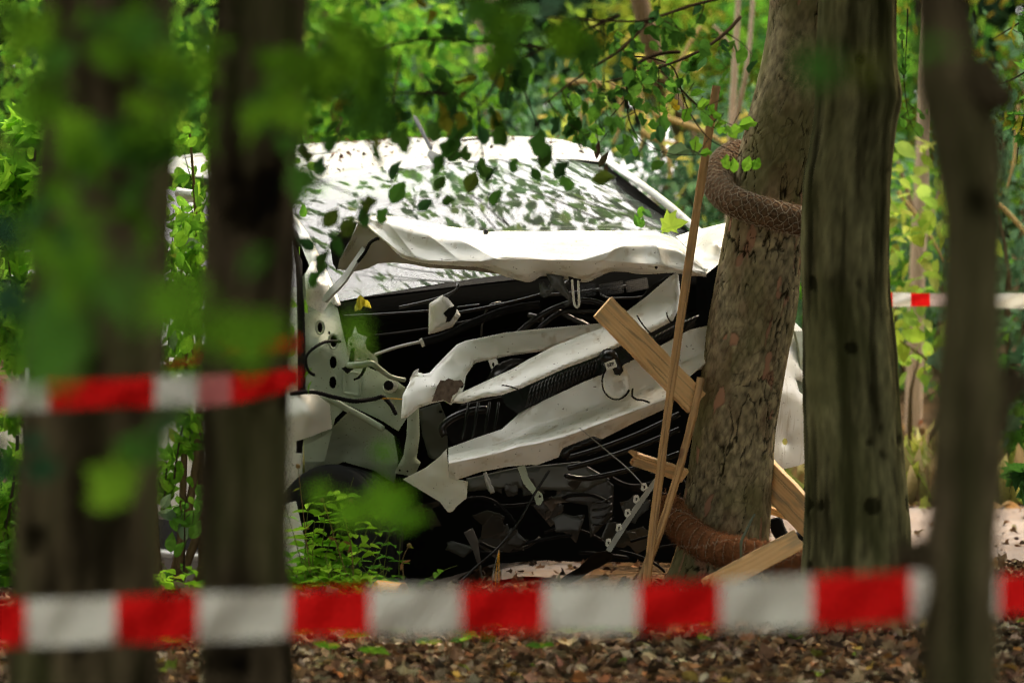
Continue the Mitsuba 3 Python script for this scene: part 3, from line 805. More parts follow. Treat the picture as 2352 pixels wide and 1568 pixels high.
g = wa[None] * (1 - wt) + wb[None] * wt + np.array([.001, -.006, .008]) * 4 * wt * (1 - wt) + np.array([.002, -.03, .03]) * 4 * (np.linspace(0, 1, 80) * (1 - np.linspace(0, 1, 80)))[None, :, None]
g = g + np.array([0, -.01, .016]) * ((mfbm(g * [2.2, 2.2, 2.2], 2, 4) - .5) * .12)[..., None]
m = sheet(g)
uu, vv = np.meshgrid(np.linspace(0, 1, 80), np.linspace(1, 0, 46))
if m.face_normals[:, 1].mean() > 0:
    m.invert()
cpart('windscreen', m, 'windscreen_glass', 'cracked windscreen mirroring leaves and sky', smooth=True, uv=np.stack([uu.ravel(), vv.ravel()], 1))
cpart('windscreen_seal', tube(wa + [0, -.006, .004], .0075, 6), 'dull_black', smooth=True)
cpart('windscreen_seal', tube(g[:, -1] + [0, -.006, .004], .006, 6), 'dull_black', smooth=True)
frit = loft([[(x, y, d + .03) for x, y, d in r] for r in ([(774, 690, 18.86), (960, 668, 18.84), (1200, 640, 19.04), (1540, 604, 19.38)], [(766, 662, 18.95), (920, 664, 18.96), (1134, 628, 19.1), (1500, 590, 19.5)])], 40, 4)
cpart('windscreen_border', solid_grid(frit, .004), 'dull_black')
fr = loft([[(x, y, d + .03) for x, y, d in r] for r in ([(1384, 384, 20.33), (1452, 428, 20.05), (1522, 482, 19.86), (1600, 552, 19.65)], [(1352, 384, 20.32), (1418, 428, 20.04), (1490, 486, 19.84), (1560, 556, 19.62)])], 30, 4)
cpart('windscreen_border', solid_grid(fr, .004), 'shiny_black')
right_pillar = loft([[(1384, 368, 20.33), (1450, 416, 20.02), (1523, 474, 19.84), (1572, 516, 19.7), (1668, 596, 19.46)], [(1397, 364, 20.36), (1463, 409, 20.02), (1538, 466, 19.82), (1590, 510, 19.68), (1690, 594, 19.46)],
                    [(1404, 366, 20.5), (1470, 412, 20.2), (1545, 468, 20.02), (1597, 514, 19.9), (1696, 598, 19.7)]], 40, 9)
cpart('windscreen_pillar', solid_grid(right_pillar, .01), 'paint', smooth=True)
left_pillar = loft([[(560, 418, 19.8), (640, 480, 19.45), (672, 510, 19.3), (700, 586, 19.0), (735, 668, 18.84), (748, 700, 18.8)], [(592, 432, 19.66), (664, 488, 19.34), (696, 530, 19.18), (727, 590, 18.94), (760, 664, 18.76), (774, 700, 18.72)],
                   [(604, 440, 19.72), (676, 494, 19.4), (704, 530, 19.24), (736, 590, 19.0), (770, 664, 18.84), (784, 700, 18.8)]], 40, 9)
cpart('windscreen_pillar', solid_grid(left_pillar, .01), 'paint', smooth=True)
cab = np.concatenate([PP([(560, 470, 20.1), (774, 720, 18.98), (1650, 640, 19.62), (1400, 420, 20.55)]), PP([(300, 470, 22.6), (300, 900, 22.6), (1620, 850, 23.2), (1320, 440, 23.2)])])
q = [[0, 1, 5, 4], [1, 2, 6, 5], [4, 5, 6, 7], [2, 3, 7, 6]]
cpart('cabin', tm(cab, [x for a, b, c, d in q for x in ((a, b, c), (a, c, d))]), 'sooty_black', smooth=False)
for sx, dd in ((860, 20.4), (1220, 20.9)):
    s = chamfer_hull(np.concatenate([PP([(sx, 470, dd), (sx + 150, 462, dd + .1), (sx + 170, 640, dd), (sx - 20, 640, dd - .1)]), PP([(sx, 470, dd + .15), (sx + 150, 462, dd + .25), (sx + 170, 640, dd + .25), (sx - 20, 640, dd + .15)])]), .05)
    cpart('seat', s, 'dull_black', smooth=True)
# side of the car seen between the two left trunks
side = loft([[(690, 655, 18.75), (560, 690, 19.2), (430, 705, 19.9), (250, 715, 21.0), (60, 720, 22.2)], [(692, 860, 18.62), (560, 905, 19.05), (430, 930, 19.72), (250, 940, 20.8), (60, 935, 22.0)],
             [(690, 1060, 18.66), (560, 1080, 19.1), (430, 1090, 19.78), (250, 1080, 20.85), (60, 1060, 22.05)], [(688, 1190, 18.74), (560, 1196, 19.2), (430, 1190, 19.9), (250, 1170, 21.0), (60, 1140, 22.2)]], 60, 30)
door = cpart('door', solid_grid(side, .012, .003, 4, 5), 'paint', 'white side door behind the left trunks', smooth=True)
put('trim_strip', solid_grid(loft([[(690, 1200, 18.72), (430, 1195, 19.88), (60, 1150, 22.2)], [(690, 1262, 18.74), (430, 1262, 19.9), (60, 1200, 22.2)]], 40, 4), .01), 'dull_black', door)
cpart('sill', tube(PP([(690, 1278, 18.74), (430, 1276, 19.9), (60, 1215, 22.2)]), .02, 8, 30), 'steel', smooth=True)
cpart('side_pillar', solid_grid(loft([[(455, 440, 20.0), (448, 560, 19.9), (440, 700, 19.84)], [(432, 440, 20.1), (424, 560, 20.0), (410, 705, 19.94)]], 20, 5), .03), 'paint', smooth=True)
cpart('side_window', solid_grid(loft([[(660, 500, 19.45), (456, 440, 20.15), (120, 425, 22.0)], [(690, 655, 18.85), (450, 706, 19.96), (100, 715, 22.0)]], 30, 8), .004), 'shiny_black', smooth=True)
cpart('rear_window', solid_grid(loft([[(120, 425, 22.1), (40, 430, 22.6)], [(110, 715, 22.1), (20, 715, 22.6)]], 8, 8), .004), 'shiny_black', smooth=True)
cpart('wing_mirror', chamfer_hull(np.concatenate([PP([(398, 428, 19.3), (470, 436, 19.2), (470, 470, 19.2), (404, 462, 19.3)]), PP([(400, 430, 19.45), (468, 438, 19.4), (468, 468, 19.4), (406, 460, 19.45)])]), .02), 'paint', smooth=True)
cpart('wheel_arch', plate([(30, 960), (60, 970), (72, 1100), (40, 1190), (-40, 1200), (-40, 980)], [(30, 960, 21.9), (60, 1190, 21.9), (-40, 1000, 22.5), (72, 1100, 21.8)], .01, res=20, bulge=.05, br=20), 'paint', smooth=True)

# bonnet
X0, X1 = 812, 1622
ridge = [(812, 505, 18.42), (850, 496, 18.46), (908, 496, 18.5), (965, 506, 18.55), (1018, 517, 18.6), (1070, 523, 18.62), (1123, 529, 18.65), (1250, 531, 18.68), (1400, 530, 18.7), (1479, 530, 18.7), (1514, 534, 18.66), (1557, 551, 18.5), (1590, 580, 18.3), (1622, 618, 18.0)]
crease = [(812, 507, 18.36), (838, 511, 18.3), (887, 553, 18.22), (931, 587, 18.12), (986, 599, 18.04), (1050, 600, 17.98), (1105, 600, 17.95), (1174, 592, 17.94), (1271, 598, 17.92), (1413, 600, 17.9), (1508, 608, 17.9), (1579, 621, 17.92), (1622, 628, 17.94)]
xs = np.linspace(X0, X1, 190)
ry, rd = np.interp(xs, *np.array(ridge).T[[0, 1]]), np.interp(xs, *np.array(ridge).T[[0, 2]])
cy, cd = np.interp(xs, *np.array(crease).T[[0, 1]]), np.interp(xs, *np.array(crease).T[[0, 2]])
tt = np.linspace(0, 1, 44)[:, None]
yy = ry + (cy - ry) * tt
dd = rd + (cd - rd) * tt
# zones: a steep face at left, a flat lit table in the middle, steep folded facets at right
steep = rd + (cd - rd) * (1 - (1 - tt) ** 7) + .05 * np.sin(np.pi * tt)
zl = step01(14, -16, xs - (1012 + (yy - 517) * 1.85))
zr = step01(-26, 30, xs - (1484 - (yy - 530) * 2.5))
z = np.maximum(zl, zr)
dd = dd * (1 - z) + steep * z
dd = dd - np.interp(xs, [812, 1150, 1190, 1430, 1480, 1622], [0, 0, .04, .04, 0, 0]) * np.sin(np.pi * tt)
for fx, fs, fa in ((930, .8, .02), (1010, 1.2, .014), (1150, -.5, .03), (1420, -.9, .018), (1508, .25, .034), (1556, .6, .026)):
    dist = np.abs(xs - (fx + fs * (yy - 560)))
    dd = dd - fa * np.exp(-dist / 16) * np.sin(np.pi * np.clip(tt, .02, 1)) ** .6
g = P(np.broadcast_to(xs, yy.shape), yy, dd)
bonnet = cpart('bonnet', solid_grid(g, .006, .007, 5, 4), 'paint', 'white crumpled bonnet folded up before the windscreen', smooth=28)
lip = [[(x, y, d + .004) for x, y, d in crease[2:]],
       [(887, 556, 18.24), (931, 592, 18.16), (986, 605, 18.12), (1050, 608, 18.06), (1105, 609, 18.03), (1159, 618, 18.0), (1212, 630, 17.99), (1247, 620, 17.99), (1342, 630, 17.98), (1411, 618, 17.97), (1484, 620, 17.96), (1579, 625, 17.97), (1622, 633, 17.98)],
       [(887, 558, 18.3), (931, 595, 18.24), (986, 607, 18.22), (1050, 610, 18.18), (1105, 615, 18.16), (1159, 634, 18.12), (1190, 643, 18.1), (1212, 648, 18.1), (1247, 634, 18.12), (1290, 642, 18.1), (1342, 650, 18.09), (1373, 639, 18.1), (1411, 624, 18.1), (1484, 630, 18.06), (1549, 626, 18.06), (1579, 632, 18.05), (1622, 636, 18.05)]]
put('folded_lip', solid_grid(loft(lip, 150, 14, (True, False), True), .004, .006, 9, 6), 'paint', bonnet, smooth=30)
wing = plate([(1552, 543), (1580, 533), (1613, 525), (1660, 513), (1700, 506), (1700, 560), (1676, 590), (1651, 606), (1622, 630), (1590, 581)],
             [(1552, 543, 18.62), (1613, 525, 18.6), (1700, 506, 18.6), (1622, 628, 17.98), (1651, 604, 18.2), (1590, 580, 18.34), (1640, 560, 18.24), (1622, 585, 18.3)], .004, res=7, crumple=.006, freq=9, seed=3)
put('folded_corner', wing, 'paint', bonnet, smooth=28)
under = plate([(824, 510), (838, 511), (887, 553), (931, 587), (986, 599), (1105, 601), (1163, 606), (1163, 632), (1081, 621), (986, 615), (940, 606), (901, 603), (869, 605), (844, 617), (812, 624), (775, 618), (780, 596), (800, 560)],
              [(824, 510, 18.48), (887, 553, 18.36), (986, 599, 18.28), (1163, 610, 18.22), (1163, 632, 18.3), (901, 603, 18.5), (775, 618, 18.62), (812, 560, 18.56), (840, 590, 18.56)], .004, res=9, crumple=.012, freq=7, seed=8)
m_under = put('underside', under, 'gloss', bonnet, smooth=True, label='bare grey-brown underside of the bonnet', color=np.tile([.24, .21, .18], (len(under.vertices), 1)))
put('seal', tube(PP([(870, 548, 18.4), (852, 556, 18.44), (838, 580, 18.46), (818, 606, 18.5), (792, 636, 18.56)]), .0065, 8, 30), 'dull_black', bonnet, smooth=True)
cpart('bonnet_gap', plate([(758, 560), (800, 515), (822, 508), (806, 548), (782, 592), (774, 622), (764, 604)], 18.75, .01, res=10), 'dull_black')
cpart('hinge_arm', solid_grid(loft([[(832, 566, 18.52), (806, 604, 18.5), (784, 634, 18.48), (752, 668, 18.46), (738, 690, 18.46)], [(842, 574, 18.5), (815, 610, 18.48), (794, 644, 18.46), (764, 676, 18.44), (748, 692, 18.44)]], 30, 4), .012), 'steel', 'bent grey hinge arm of the bonnet')
put('bolt', trimesh.creation.icosphere(2, .011).apply_translation(P(1116, 532, 18.58)), 'shiny_black', bonnet, smooth=True)
put('bolt', trimesh.creation.icosphere(2, .006).apply_translation(P(1507, 614, 17.93)), 'shiny_black', bonnet, smooth=True)
lm = plate([(1254, 628), (1294, 626), (1296, 652), (1318, 690), (1300, 706), (1294, 696), (1306, 690), (1276, 664), (1254, 684), (1242, 682), (1238, 652), (1248, 646), (1258, 660), (1264, 650)], 18.06, .02, res=8, bulge=.012, br=5)
la = cpart('bonnet_latch', lm, 'gloss', smooth=True, color=np.tile([.05, .055, .055], (len(lm.vertices), 1)))
loop = tube(PP([(1314, 642, 18.04), (1316, 670, 18.03), (1320, 700, 18.02), (1325, 706, 18.02), (1330, 698, 18.02), (1329, 670, 18.03), (1328, 644, 18.04)]), .005, 8, 40)
put('striker_loop', loop, 'white_plastic', la, smooth=True)
put('striker_plate', plate([(1304, 630), (1336, 629), (1334, 646), (1308, 648)], 18.05, .012, res=8), 'dull_black', la)

# cowl, wipers, the dark engine bay
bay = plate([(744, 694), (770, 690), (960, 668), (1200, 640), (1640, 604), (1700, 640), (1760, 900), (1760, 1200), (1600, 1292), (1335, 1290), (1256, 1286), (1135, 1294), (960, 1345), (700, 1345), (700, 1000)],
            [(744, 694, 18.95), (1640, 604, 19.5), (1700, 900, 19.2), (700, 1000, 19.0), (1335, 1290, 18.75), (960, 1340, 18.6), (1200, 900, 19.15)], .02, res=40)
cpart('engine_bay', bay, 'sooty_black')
cowl = loft([[(776, 694, 18.84), (960, 672, 18.82), (1200, 644, 19.02), (1400, 624, 19.2), (1600, 604, 19.44)], [(790, 740, 18.7), (960, 722, 18.72), (1200, 690, 18.86), (1400, 670, 19.0), (1600, 656, 19.2)],
             [(800, 800, 18.74), (960, 790, 18.76), (1200, 750, 18.86), (1400, 735, 19.0), (1600, 715, 19.2)]], 50, 16)
cw = cpart('cowl', solid_grid(cowl, .008, .004, 5, 2), 'sooty_black', smooth=True)
put('ledge', tube(PP([(790, 726, 18.66), (960, 716, 18.68), (1100, 700, 18.76)]), .006, 8, 20), 'shiny_black', cw, smooth=True)
put('wiper', tube(PP([(1020, 722, 18.6), (1120, 706, 18.64), (1246, 674, 18.72)]), [.006, .008, .005], 8, 20), 'shiny_black', cw, smooth=True)
put('wiper', tube(PP([(860, 770, 18.6), (1000, 752, 18.62), (1200, 704, 18.74)]), [.004, .006, .004], 8, 20), 'dull_black', cw, smooth=True)
for i, (q) in enumerate(([(1328, 656), (1367, 650), (1370, 678), (1330, 684)], [(1376, 653), (1430, 645), (1433, 672), (1378, 681)], [(1437, 646), (1486, 637), (1490, 662), (1440, 672)])):
    q = np.array(q, float)
    holes = []
    nx, ny = 11, 6
    for a in range(nx):
        for b in range(ny):
            u0, v0, du, dv = (a + .22) / nx, (b + .22) / ny, .56 / nx, .56 / ny
            f = lambda u, v: tuple((q[0] * (1 - u) + q[1] * u) * (1 - v) + (q[3] * (1 - u) + q[2] * u) * v)
            holes.append([f(u0, v0), f(u0 + du, v0), f(u0 + du, v0 + dv), f(u0, v0 + dv)])
    m = plate(q, [(1328, 656, 18.5), (1490, 637, 18.6), (1440, 680, 18.44)], .006, holes, res=3)
    put('vent_grille', m, 'dull_black', cw, smooth=False)

rr = RS(41)
def hose(pts, r, bsdf='dull_black', label=None, ribs=False, n=40):
    p = curve(PP(pts), n)
    rad = np.full(n, r)
    if ribs:
        rad = r * (1 + .14 * np.sin(np.arange(n) * 2.4))
    return cpart('hose', tube(p, rad, 10), bsdf, label, smooth=True)
m = hose([(668, 905, 18.2), (713, 900, 18.18), (772, 913, 18.2), (817, 921, 18.24), (858, 916, 18.3), (876, 911, 18.3), (894, 925, 18.28), (909, 952, 18.26)], .0085, label='black corrugated cable tube hanging at left', ribs=True, n=150)
hose([(781, 784, 18.6), (753, 784, 18.52), (721, 799, 18.46), (702, 825, 18.45), (706, 846, 18.45), (722, 861, 18.48)], .006, ribs=True, n=110)
hose([(972, 785, 18.3), (1020, 772, 18.32), (1062, 752, 18.34), (1110, 732, 18.36), (1165, 712, 18.38), (1240, 700, 18.4)], .0165, label='black pipe lying across the engine bay')
put('torn_end', tube(PP([(966, 788, 18.3), (973, 785, 18.3)]), .018, 10), 'white_plastic', car, smooth=True)
hose([(1170, 790, 18.3), (1220, 740, 18.34), (1280, 706, 18.36), (1340, 690, 18.4), (1400, 706, 18.4)], .012, 'shiny_black')
hose([(1200, 800, 18.3), (1240, 752, 18.3), (1300, 716, 18.34), (1380, 715, 18.36)], .009, 'shiny_black')
hose([(1130, 800, 18.25), (1180, 770, 18.2), (1260, 760, 18.22)], .008)
hose([(1320, 725, 18.2), (1420, 735, 18.2), (1500, 660, 18.3), (1546, 632, 18.2)], .008)
hose([(860, 815, 18.5), (940, 790, 18.52), (1000, 780, 18.5)], .006, 'steel')
# washer bottle and the torn bits around it
tank = plate([(985, 698), (1015, 678), (1028, 685), (1051, 713), (1058, 725), (1039, 751), (1017, 759), (1000, 764), (984, 768)], 18.42, .07, res=5, bulge=.05, br=8, crumple=.006, freq=20)
tk = cpart('washer_bottle', tank, 'white_plastic', 'white plastic bottle in the engine bay', smooth=True)
put('torn_patch', plate([(1018, 720), (1030, 708), (1050, 700), (1048, 716), (1034, 738), (1024, 740), (1026, 728)], 18.36, .004, res=4), 'dull_black', tk)

# left inner panel with its holes
def ell(cx, cy, rx, ry, n=20):
    a = np.linspace(0, 2 * np.pi, n, endpoint=False)
    return [(cx + rx * np.cos(t), cy + ry * np.sin(t)) for t in a]
hol = [(735, 752, 6, 12), (766, 784, 8, 14), (765, 832, 8, 14), (764, 878, 8, 14), (756, 764, 2.5, 4)]
pan = plate([(692, 640), (700, 627), (722, 622), (747, 645), (757, 690), (775, 708), (787, 759), (797, 800), (850, 846), (900, 866), (931, 890), (934, 960), (915, 990), (870, 962), (800, 930), (770, 960), (745, 1060), (700, 1060), (690, 900)],
            [(692, 640, 18.66), (722, 622, 18.7), (760, 700, 18.74), (797, 800, 18.66), (931, 890, 18.52), (690, 900, 18.55), (745, 1060, 18.62), (870, 962, 18.56), (740, 800, 18.56), (800, 880, 18.62), (765, 832, 18.6)], .012,
            [ell(*h) for h in hol], res=9, crumple=.008, freq=5)
ip = cpart('inner_wing', pan, 'primer', 'pale green bare inner wing panel with round holes', smooth=40)
for cx, cy, rx, ry in hol[:4]:
    p = PP([(x, y, 18.6) for x, y in ell(cx, cy, rx + 3, ry + 3, 24)])
    put('hole_rim', tube(np.vstack([p, p[:1]]), .005, 6, caps=False), 'primer', ip, smooth=True)
for rect in ([(790, 852), (828, 858), (826, 908), (788, 902)],):
    p = PP([(x, y, 18.58) for x, y in rect + rect[:1]])
    put('pressed_rib', tube(p, .006, 8, 50, smooth=False), 'primer', ip, smooth=True)
put('pressed_rib', tube(PP([(700, 930, 18.5), (745, 915, 18.5), (800, 940, 18.5), (880, 985, 18.46)]), .014, 10, 30), 'primer', ip, smooth=True)
put('edge_strip', solid_grid(loft([[(676, 560, 18.7), (682, 700, 18.62), (684, 900, 18.55), (680, 1040, 18.6)], [(694, 600, 18.7), (696, 700, 18.6), (697, 900, 18.52), (694, 1040, 18.6)]], 30, 4), .01), 'dull_black', ip)
put('pillar_foot', plate([(700, 630), (716, 600), (735, 600), (752, 640), (760, 690), (740, 720), (705, 700)], [(700, 630, 18.64), (735, 600, 18.74), (760, 690, 18.7), (705, 700, 18.6), (730, 650, 18.58)], .01, res=7, bulge=.03, br=10), 'paint', ip, smooth=True)
put('pipe_stub', tube(PP([(893, 890, 18.6), (899, 886, 18.44)]), [.026, .026, .022, .026], 18, 8), 'white_plastic', ip, smooth=True, label='cream pipe stub poking from the panel')
put('pipe_mouth', tube(PP([(892.5, 885, 18.43), (892.4, 885, 18.425)]), .02, 18), 'dull_black', ip)
br = cpart('torn_bracket', plate([(815, 748), (822, 766), (844, 774), (838, 786), (842, 800), (855, 812), (866, 822), (870, 842), (810, 842), (796, 812), (800, 776), (808, 772)], [(815, 748, 18.4), (870, 842, 18.36), (796, 810, 18.52), (826, 800, 18.34)], .004,
      [ell(846, 826, 4, 4, 10), ell(806, 790, 3, 4, 10), ell(824, 824, 5, 3, 10)], res=6, crumple=.012, freq=18), 'paint', 'torn white bracket with jagged edges', smooth=30)
put('rag', plate([(806, 800), (814, 798), (814, 846), (798, 858), (784, 846), (800, 838)], 18.38, .004, res=6, crumple=.02, freq=20), 'dull_black', br)
put('tube', tube(PP([(800, 838, 18.36), (826, 838, 18.3), (850, 834, 18.3), (870, 846, 18.34), (900, 866, 18.4), (930, 872, 18.44)]), [.012, .014, .012, .010, .009], 12, 30), 'primer', br, smooth=True)
put('spike', tube(PP([(838, 842, 18.34), (822, 868, 18.34), (812, 872, 18.34)]), [.008, .006, .004], 6, 8), 'dull_black', br, smooth=True)
cpart('mud_guard', plate([(655, 905), (720, 893), (736, 912), (758, 928), (762, 984), (738, 992), (720, 1000), (690, 1010), (655, 1018)], [(655, 905, 18.2), (758, 928, 18.3), (655, 1018, 18.15), (740, 990, 18.32), (710, 950, 18.12)], .004, res=8, crumple=.014, freq=10), 'white_plastic', 'cream torn wheel arch liner behind the second trunk', smooth=40)
cpart('inner_arch', plate([(700, 985), (760, 985), (800, 945), (860, 965), (905, 1000), (915, 1060), (905, 1110), (860, 1080), (790, 1060), (740, 1080), (700, 1100)], [(700, 985, 18.5), (915, 1060, 18.5), (800, 1040, 18.75), (860, 970, 18.55)], .01, res=12, crumple=.01), 'primer', smooth=True)
cpart('strut', plate([(936, 935), (962, 930), (964, 1000), (957, 1052), (966, 1062), (952, 1094), (906, 1086), (926, 1046), (934, 1000)], [(936, 935, 18.3), (962, 930, 18.34), (957, 1052, 18.3), (906, 1086, 18.24)], .012, [ell(918, 1080, 2.5, 2.5, 8), ell(936, 1082, 2.5, 2.5, 8)], res=7, crumple=.008, freq=14, bulge=.01, br=6), 'primer', smooth=35)
m = plate([(962, 940), (1010, 925), (1025, 960), (1030, 1030), (1010, 1060), (985, 1050), (970, 1000)], [(962, 940, 18.5), (1030, 940, 18.5), (1000, 1060, 18.55)], .02, [ell(1012, 945, 4, 2.5, 10)], res=9, crumple=.01)
cpart('side_beam', m, 'gloss', smooth=True, color=np.tile([.06, .07, .055], (len(m.vertices), 1)))

# front frame, grille and bumper, hanging askew
bar = plate([(921, 962), (925, 907), (940, 878), (950, 852), (974, 858), (986, 856), (1020, 820), (1049, 791), (1070, 782), (1163, 763), (1219, 757), (1378, 742), (1402, 750), (1350, 775), (1306, 784), (1247, 806), (1163, 818), (1105, 830), (1090, 834), (1070, 863), (1066, 890), (1060, 906), (1036, 930), (1019, 920), (992, 926), (960, 937), (936, 958)],
            [(921, 962, 17.82), (956, 850, 17.95), (1060, 785, 18.02), (1219, 757, 18.1), (1400, 748, 18.2), (1247, 804, 18.06), (1090, 832, 17.98), (1036, 928, 17.86), (1000, 890, 17.84)], .006, [ell(1060, 884, 5, 7, 14)], res=6, bulge=.03, br=3.5, crumple=.008, freq=11)
fr = cpart('front_frame', bar, 'paint', 'bent white frame of the broken headlamp opening', smooth=26)
m = plate([(1004, 886), (1012, 872), (1022, 874), (1030, 868), (1044, 874), (1058, 872), (1066, 882), (1056, 890), (1052, 900), (1040, 908), (1034, 926), (1018, 918), (1008, 921), (992, 922), (998, 904)], [(1004, 886, 17.77), (1058, 876, 17.81), (1030, 922, 17.79)], .003, res=4, crumple=.006, freq=60)
put('dirt_patch', m, 'matte', fr, smooth=True, label='mud-caked lower end of the frame', color=np.array([.17, .13, .105])[None] * (.25 + 1.4 * mfbm(m.vertices * 90, 3, 2))[:, None])
put('eyelet', plate([(1121, 828), (1140, 822), (1146, 838), (1140, 850), (1128, 846)], 18.02, .006, [ell(1133, 837, 3, 5, 10)], res=5), 'paint', fr)
put('jagged_tab', plate([(950, 852), (962, 846), (960, 862), (972, 872), (950, 880), (940, 872)], 17.9, .004, res=5, crumple=.02, freq=30), 'paint', fr)
cpart('headlamp_shell', solid_grid(loft([[(1118, 870, 17.98), (1140, 838, 18.02), (1180, 822, 18.05), (1215, 828, 18.05)], [(1116, 884, 17.96), (1146, 862, 17.97), (1185, 838, 18.0), (1220, 838, 18.05)]], 24, 8), .02, .006, 20), 'shiny_black', 'black broken headlamp shell', smooth=True)

strip = plate([(1539, 634), (1550, 628), (1558, 627), (1563, 676), (1556, 714), (1546, 736), (1494, 764), (1423, 795), (1378, 816), (1295, 847), (1200, 890), (1152, 907), (1105, 914), (1060, 927), (1036, 924), (1050, 906), (1105, 880), (1176, 847), (1212, 826), (1271, 795), (1342, 767), (1385, 752), (1437, 717), (1485, 681)],
              [(1545, 634, 18.1), (1563, 690, 17.95), (1494, 762, 17.84), (1423, 793, 17.8), (1295, 845, 17.76), (1105, 912, 17.78), (1040, 924, 17.84), (1212, 830, 17.86), (1385, 756, 17.9), (1485, 690, 17.98)], .006, res=6, bulge=.04, br=4.5, crumple=.006, freq=9)
st = cpart('grille_surround', strip, 'paint', 'long white cracked trim bar above the grille', smooth=26)
for c in ([(1152, 884), (1176, 888), (1200, 905), (1200, 914)], [(1463, 724), (1476, 745), (1494, 765)], [(1531, 716), (1537, 735), (1546, 742)]):
    put('crack', tube(curve(PP([(x, y, 17.715 + (.08 if x > 1400 else .0)) for x, y in c]), 12) + [0, -.02, 0], .0028, 5), 'dull_black', st)
gr = cpart('grille', plate([(1152, 909), (1200, 891), (1295, 848), (1378, 817), (1423, 796), (1494, 765), (1546, 737), (1580, 722), (1600, 745), (1584, 757), (1513, 796), (1425, 842), (1344, 877), (1262, 915), (1215, 936), (1190, 950), (1160, 930)],
      [(1152, 909, 17.95), (1580, 722, 18.1), (1215, 936, 17.92), (1513, 796, 17.98)], .01, res=12), 'shiny_black', 'black finned grille between the white bars')
xa = np.r_[np.arange(1212, 1372, 8.5), np.arange(1452, 1590, 9.5)]
for x in xa:
    yt = np.interp(x, [1152, 1200, 1295, 1378, 1423, 1494, 1546, 1590], [910, 893, 850, 819, 799, 768, 740, 722])
    yb = np.interp(x, [1190, 1215, 1262, 1344, 1425, 1513, 1590], [946, 934, 913, 875, 840, 795, 754])
    s = 10 if x < 1400 else 18
    dq = np.interp(x, [1200, 1590], [17.9, 18.03])
    put('fin', tube(PP([(x + s, yt, dq + .02), (x + s * .35, (yt + yb) / 2 - 2, dq - .014), (x - 4, yb - 1, dq)]), [.0045, .007, .0045], 6, 9), 'shiny_black', gr, smooth=True)
em = cpart('badge_mount', plate(ell(1416, 876, 32, 40, 40), [(1390, 860, 17.80), (1440, 860, 17.82), (1416, 912, 17.79)], .02, [[(1404, 832), (1424, 828), (1430, 850), (1410, 858)], [(1408, 879), (1430, 872), (1434, 888), (1414, 898)], [(1424, 893), (1428, 892), (1428, 896), (1424, 897)]], res=5, bulge=.006, br=2), 'paint', 'round white mount left without its badge', smooth=True)
put('rim_gap', tube(PP([(x, y, 17.795) for x, y in ell(1416, 876, 33, 41, 40)[3:34]]), .0035, 5), 'dull_black', em)
put('sensor_block', plate(ell(1398, 822, 22, 22, 24), 17.74, .05, res=6, bulge=.03, br=8), 'shiny_black', em, smooth=True)
put('sensor_block', plate([(1398, 822), (1420, 815), (1432, 852), (1424, 862), (1412, 860)], 17.735, .02, res=6, bulge=.01, br=4), 'shiny_black', em, smooth=True)
sk = put('sticker', plate([(1388, 833), (1412, 824), (1418, 842), (1394, 851)], 17.706, .001, res=6), 'white_plastic', em)
for i, (a, w) in enumerate(((.2, 2), (.32, 1), (.42, 2.4), (.55, 1), (.65, 1.8), (.78, 1))):
    x0, y0 = 1390 + 22 * a, 834 - 8 * a
    put('barcode_line', plate([(x0, y0 + 3), (x0 + w, y0 + 2.5), (x0 + w + 2.4, y0 + 10), (x0 + 2.4, y0 + 10.5)], 17.7035, .0008, res=3), 'dull_black', sk)

rows = [
    [(1030, 1028, 17.86), (1105, 1001, 17.88), (1152, 985, 17.9), (1177, 963, 17.92), (1199, 941, 17.93), (1215, 934, 17.93), (1262, 913, 17.92), (1344, 875, 17.9), (1390, 857, 17.9), (1425, 841, 17.92), (1513, 796, 17.96), (1584, 757, 18.0), (1640, 744, 18.05)],
    [(1030, 1046, 17.84), (1105, 1029, 17.84), (1155, 1012, 17.86), (1190, 994, 17.88), (1230, 978, 17.88), (1300, 956, 17.87), (1401, 925, 17.86), (1450, 906, 17.88), (1500, 884, 17.9), (1560, 838, 17.95), (1640, 790, 18.02)],
    [(1030, 1060, 17.70), (1105, 1045, 17.68), (1155, 1032, 17.68), (1190, 1020, 17.68), (1230, 1013, 17.68), (1300, 996, 17.67), (1401, 958, 17.68), (1450, 940, 17.7), (1534, 908, 17.74), (1560, 880, 17.84), (1640, 815, 17.96)],
    [(1030, 1064, 17.69), (1105, 1049, 17.67), (1155, 1037, 17.67), (1190, 1026, 17.67), (1230, 1019, 17.67), (1300, 1002, 17.66), (1401, 964, 17.67), (1450, 946, 17.69), (1534, 914, 17.73), (1560, 884, 17.84), (1640, 820, 17.96)],
    [(1030, 1096, 17.76), (1045, 1102, 17.75), (1105, 1083, 17.74), (1168, 1071, 17.74), (1221, 1067, 17.74), (1231, 1069, 17.74), (1284, 1049, 17.74), (1291, 1030, 17.73), (1308, 1022, 17.73), (1363, 1001, 17.73), (1382, 1008, 17.74), (1450, 974, 17.76), (1537, 935, 17.8), (1560, 900, 17.9), (1582, 864, 17.96), (1603, 850, 18.0), (1640, 842, 18.05)]]
g = loft(rows, 170, 44, (False, False), True)
bu = cpart('bumper', solid_grid(g, .005, .003, 6, 9), 'paint', 'white bumper torn off at a slant', smooth=24)
put('crack', tube(curve(PP([(1453, 892, 17.84), (1452, 908, 17.8), (1462, 916, 17.74), (1476, 918, 17.7), (1492, 924, 17.7)]), 14) + [0, -.02, 0], .004, 5), 'dull_black', bu)
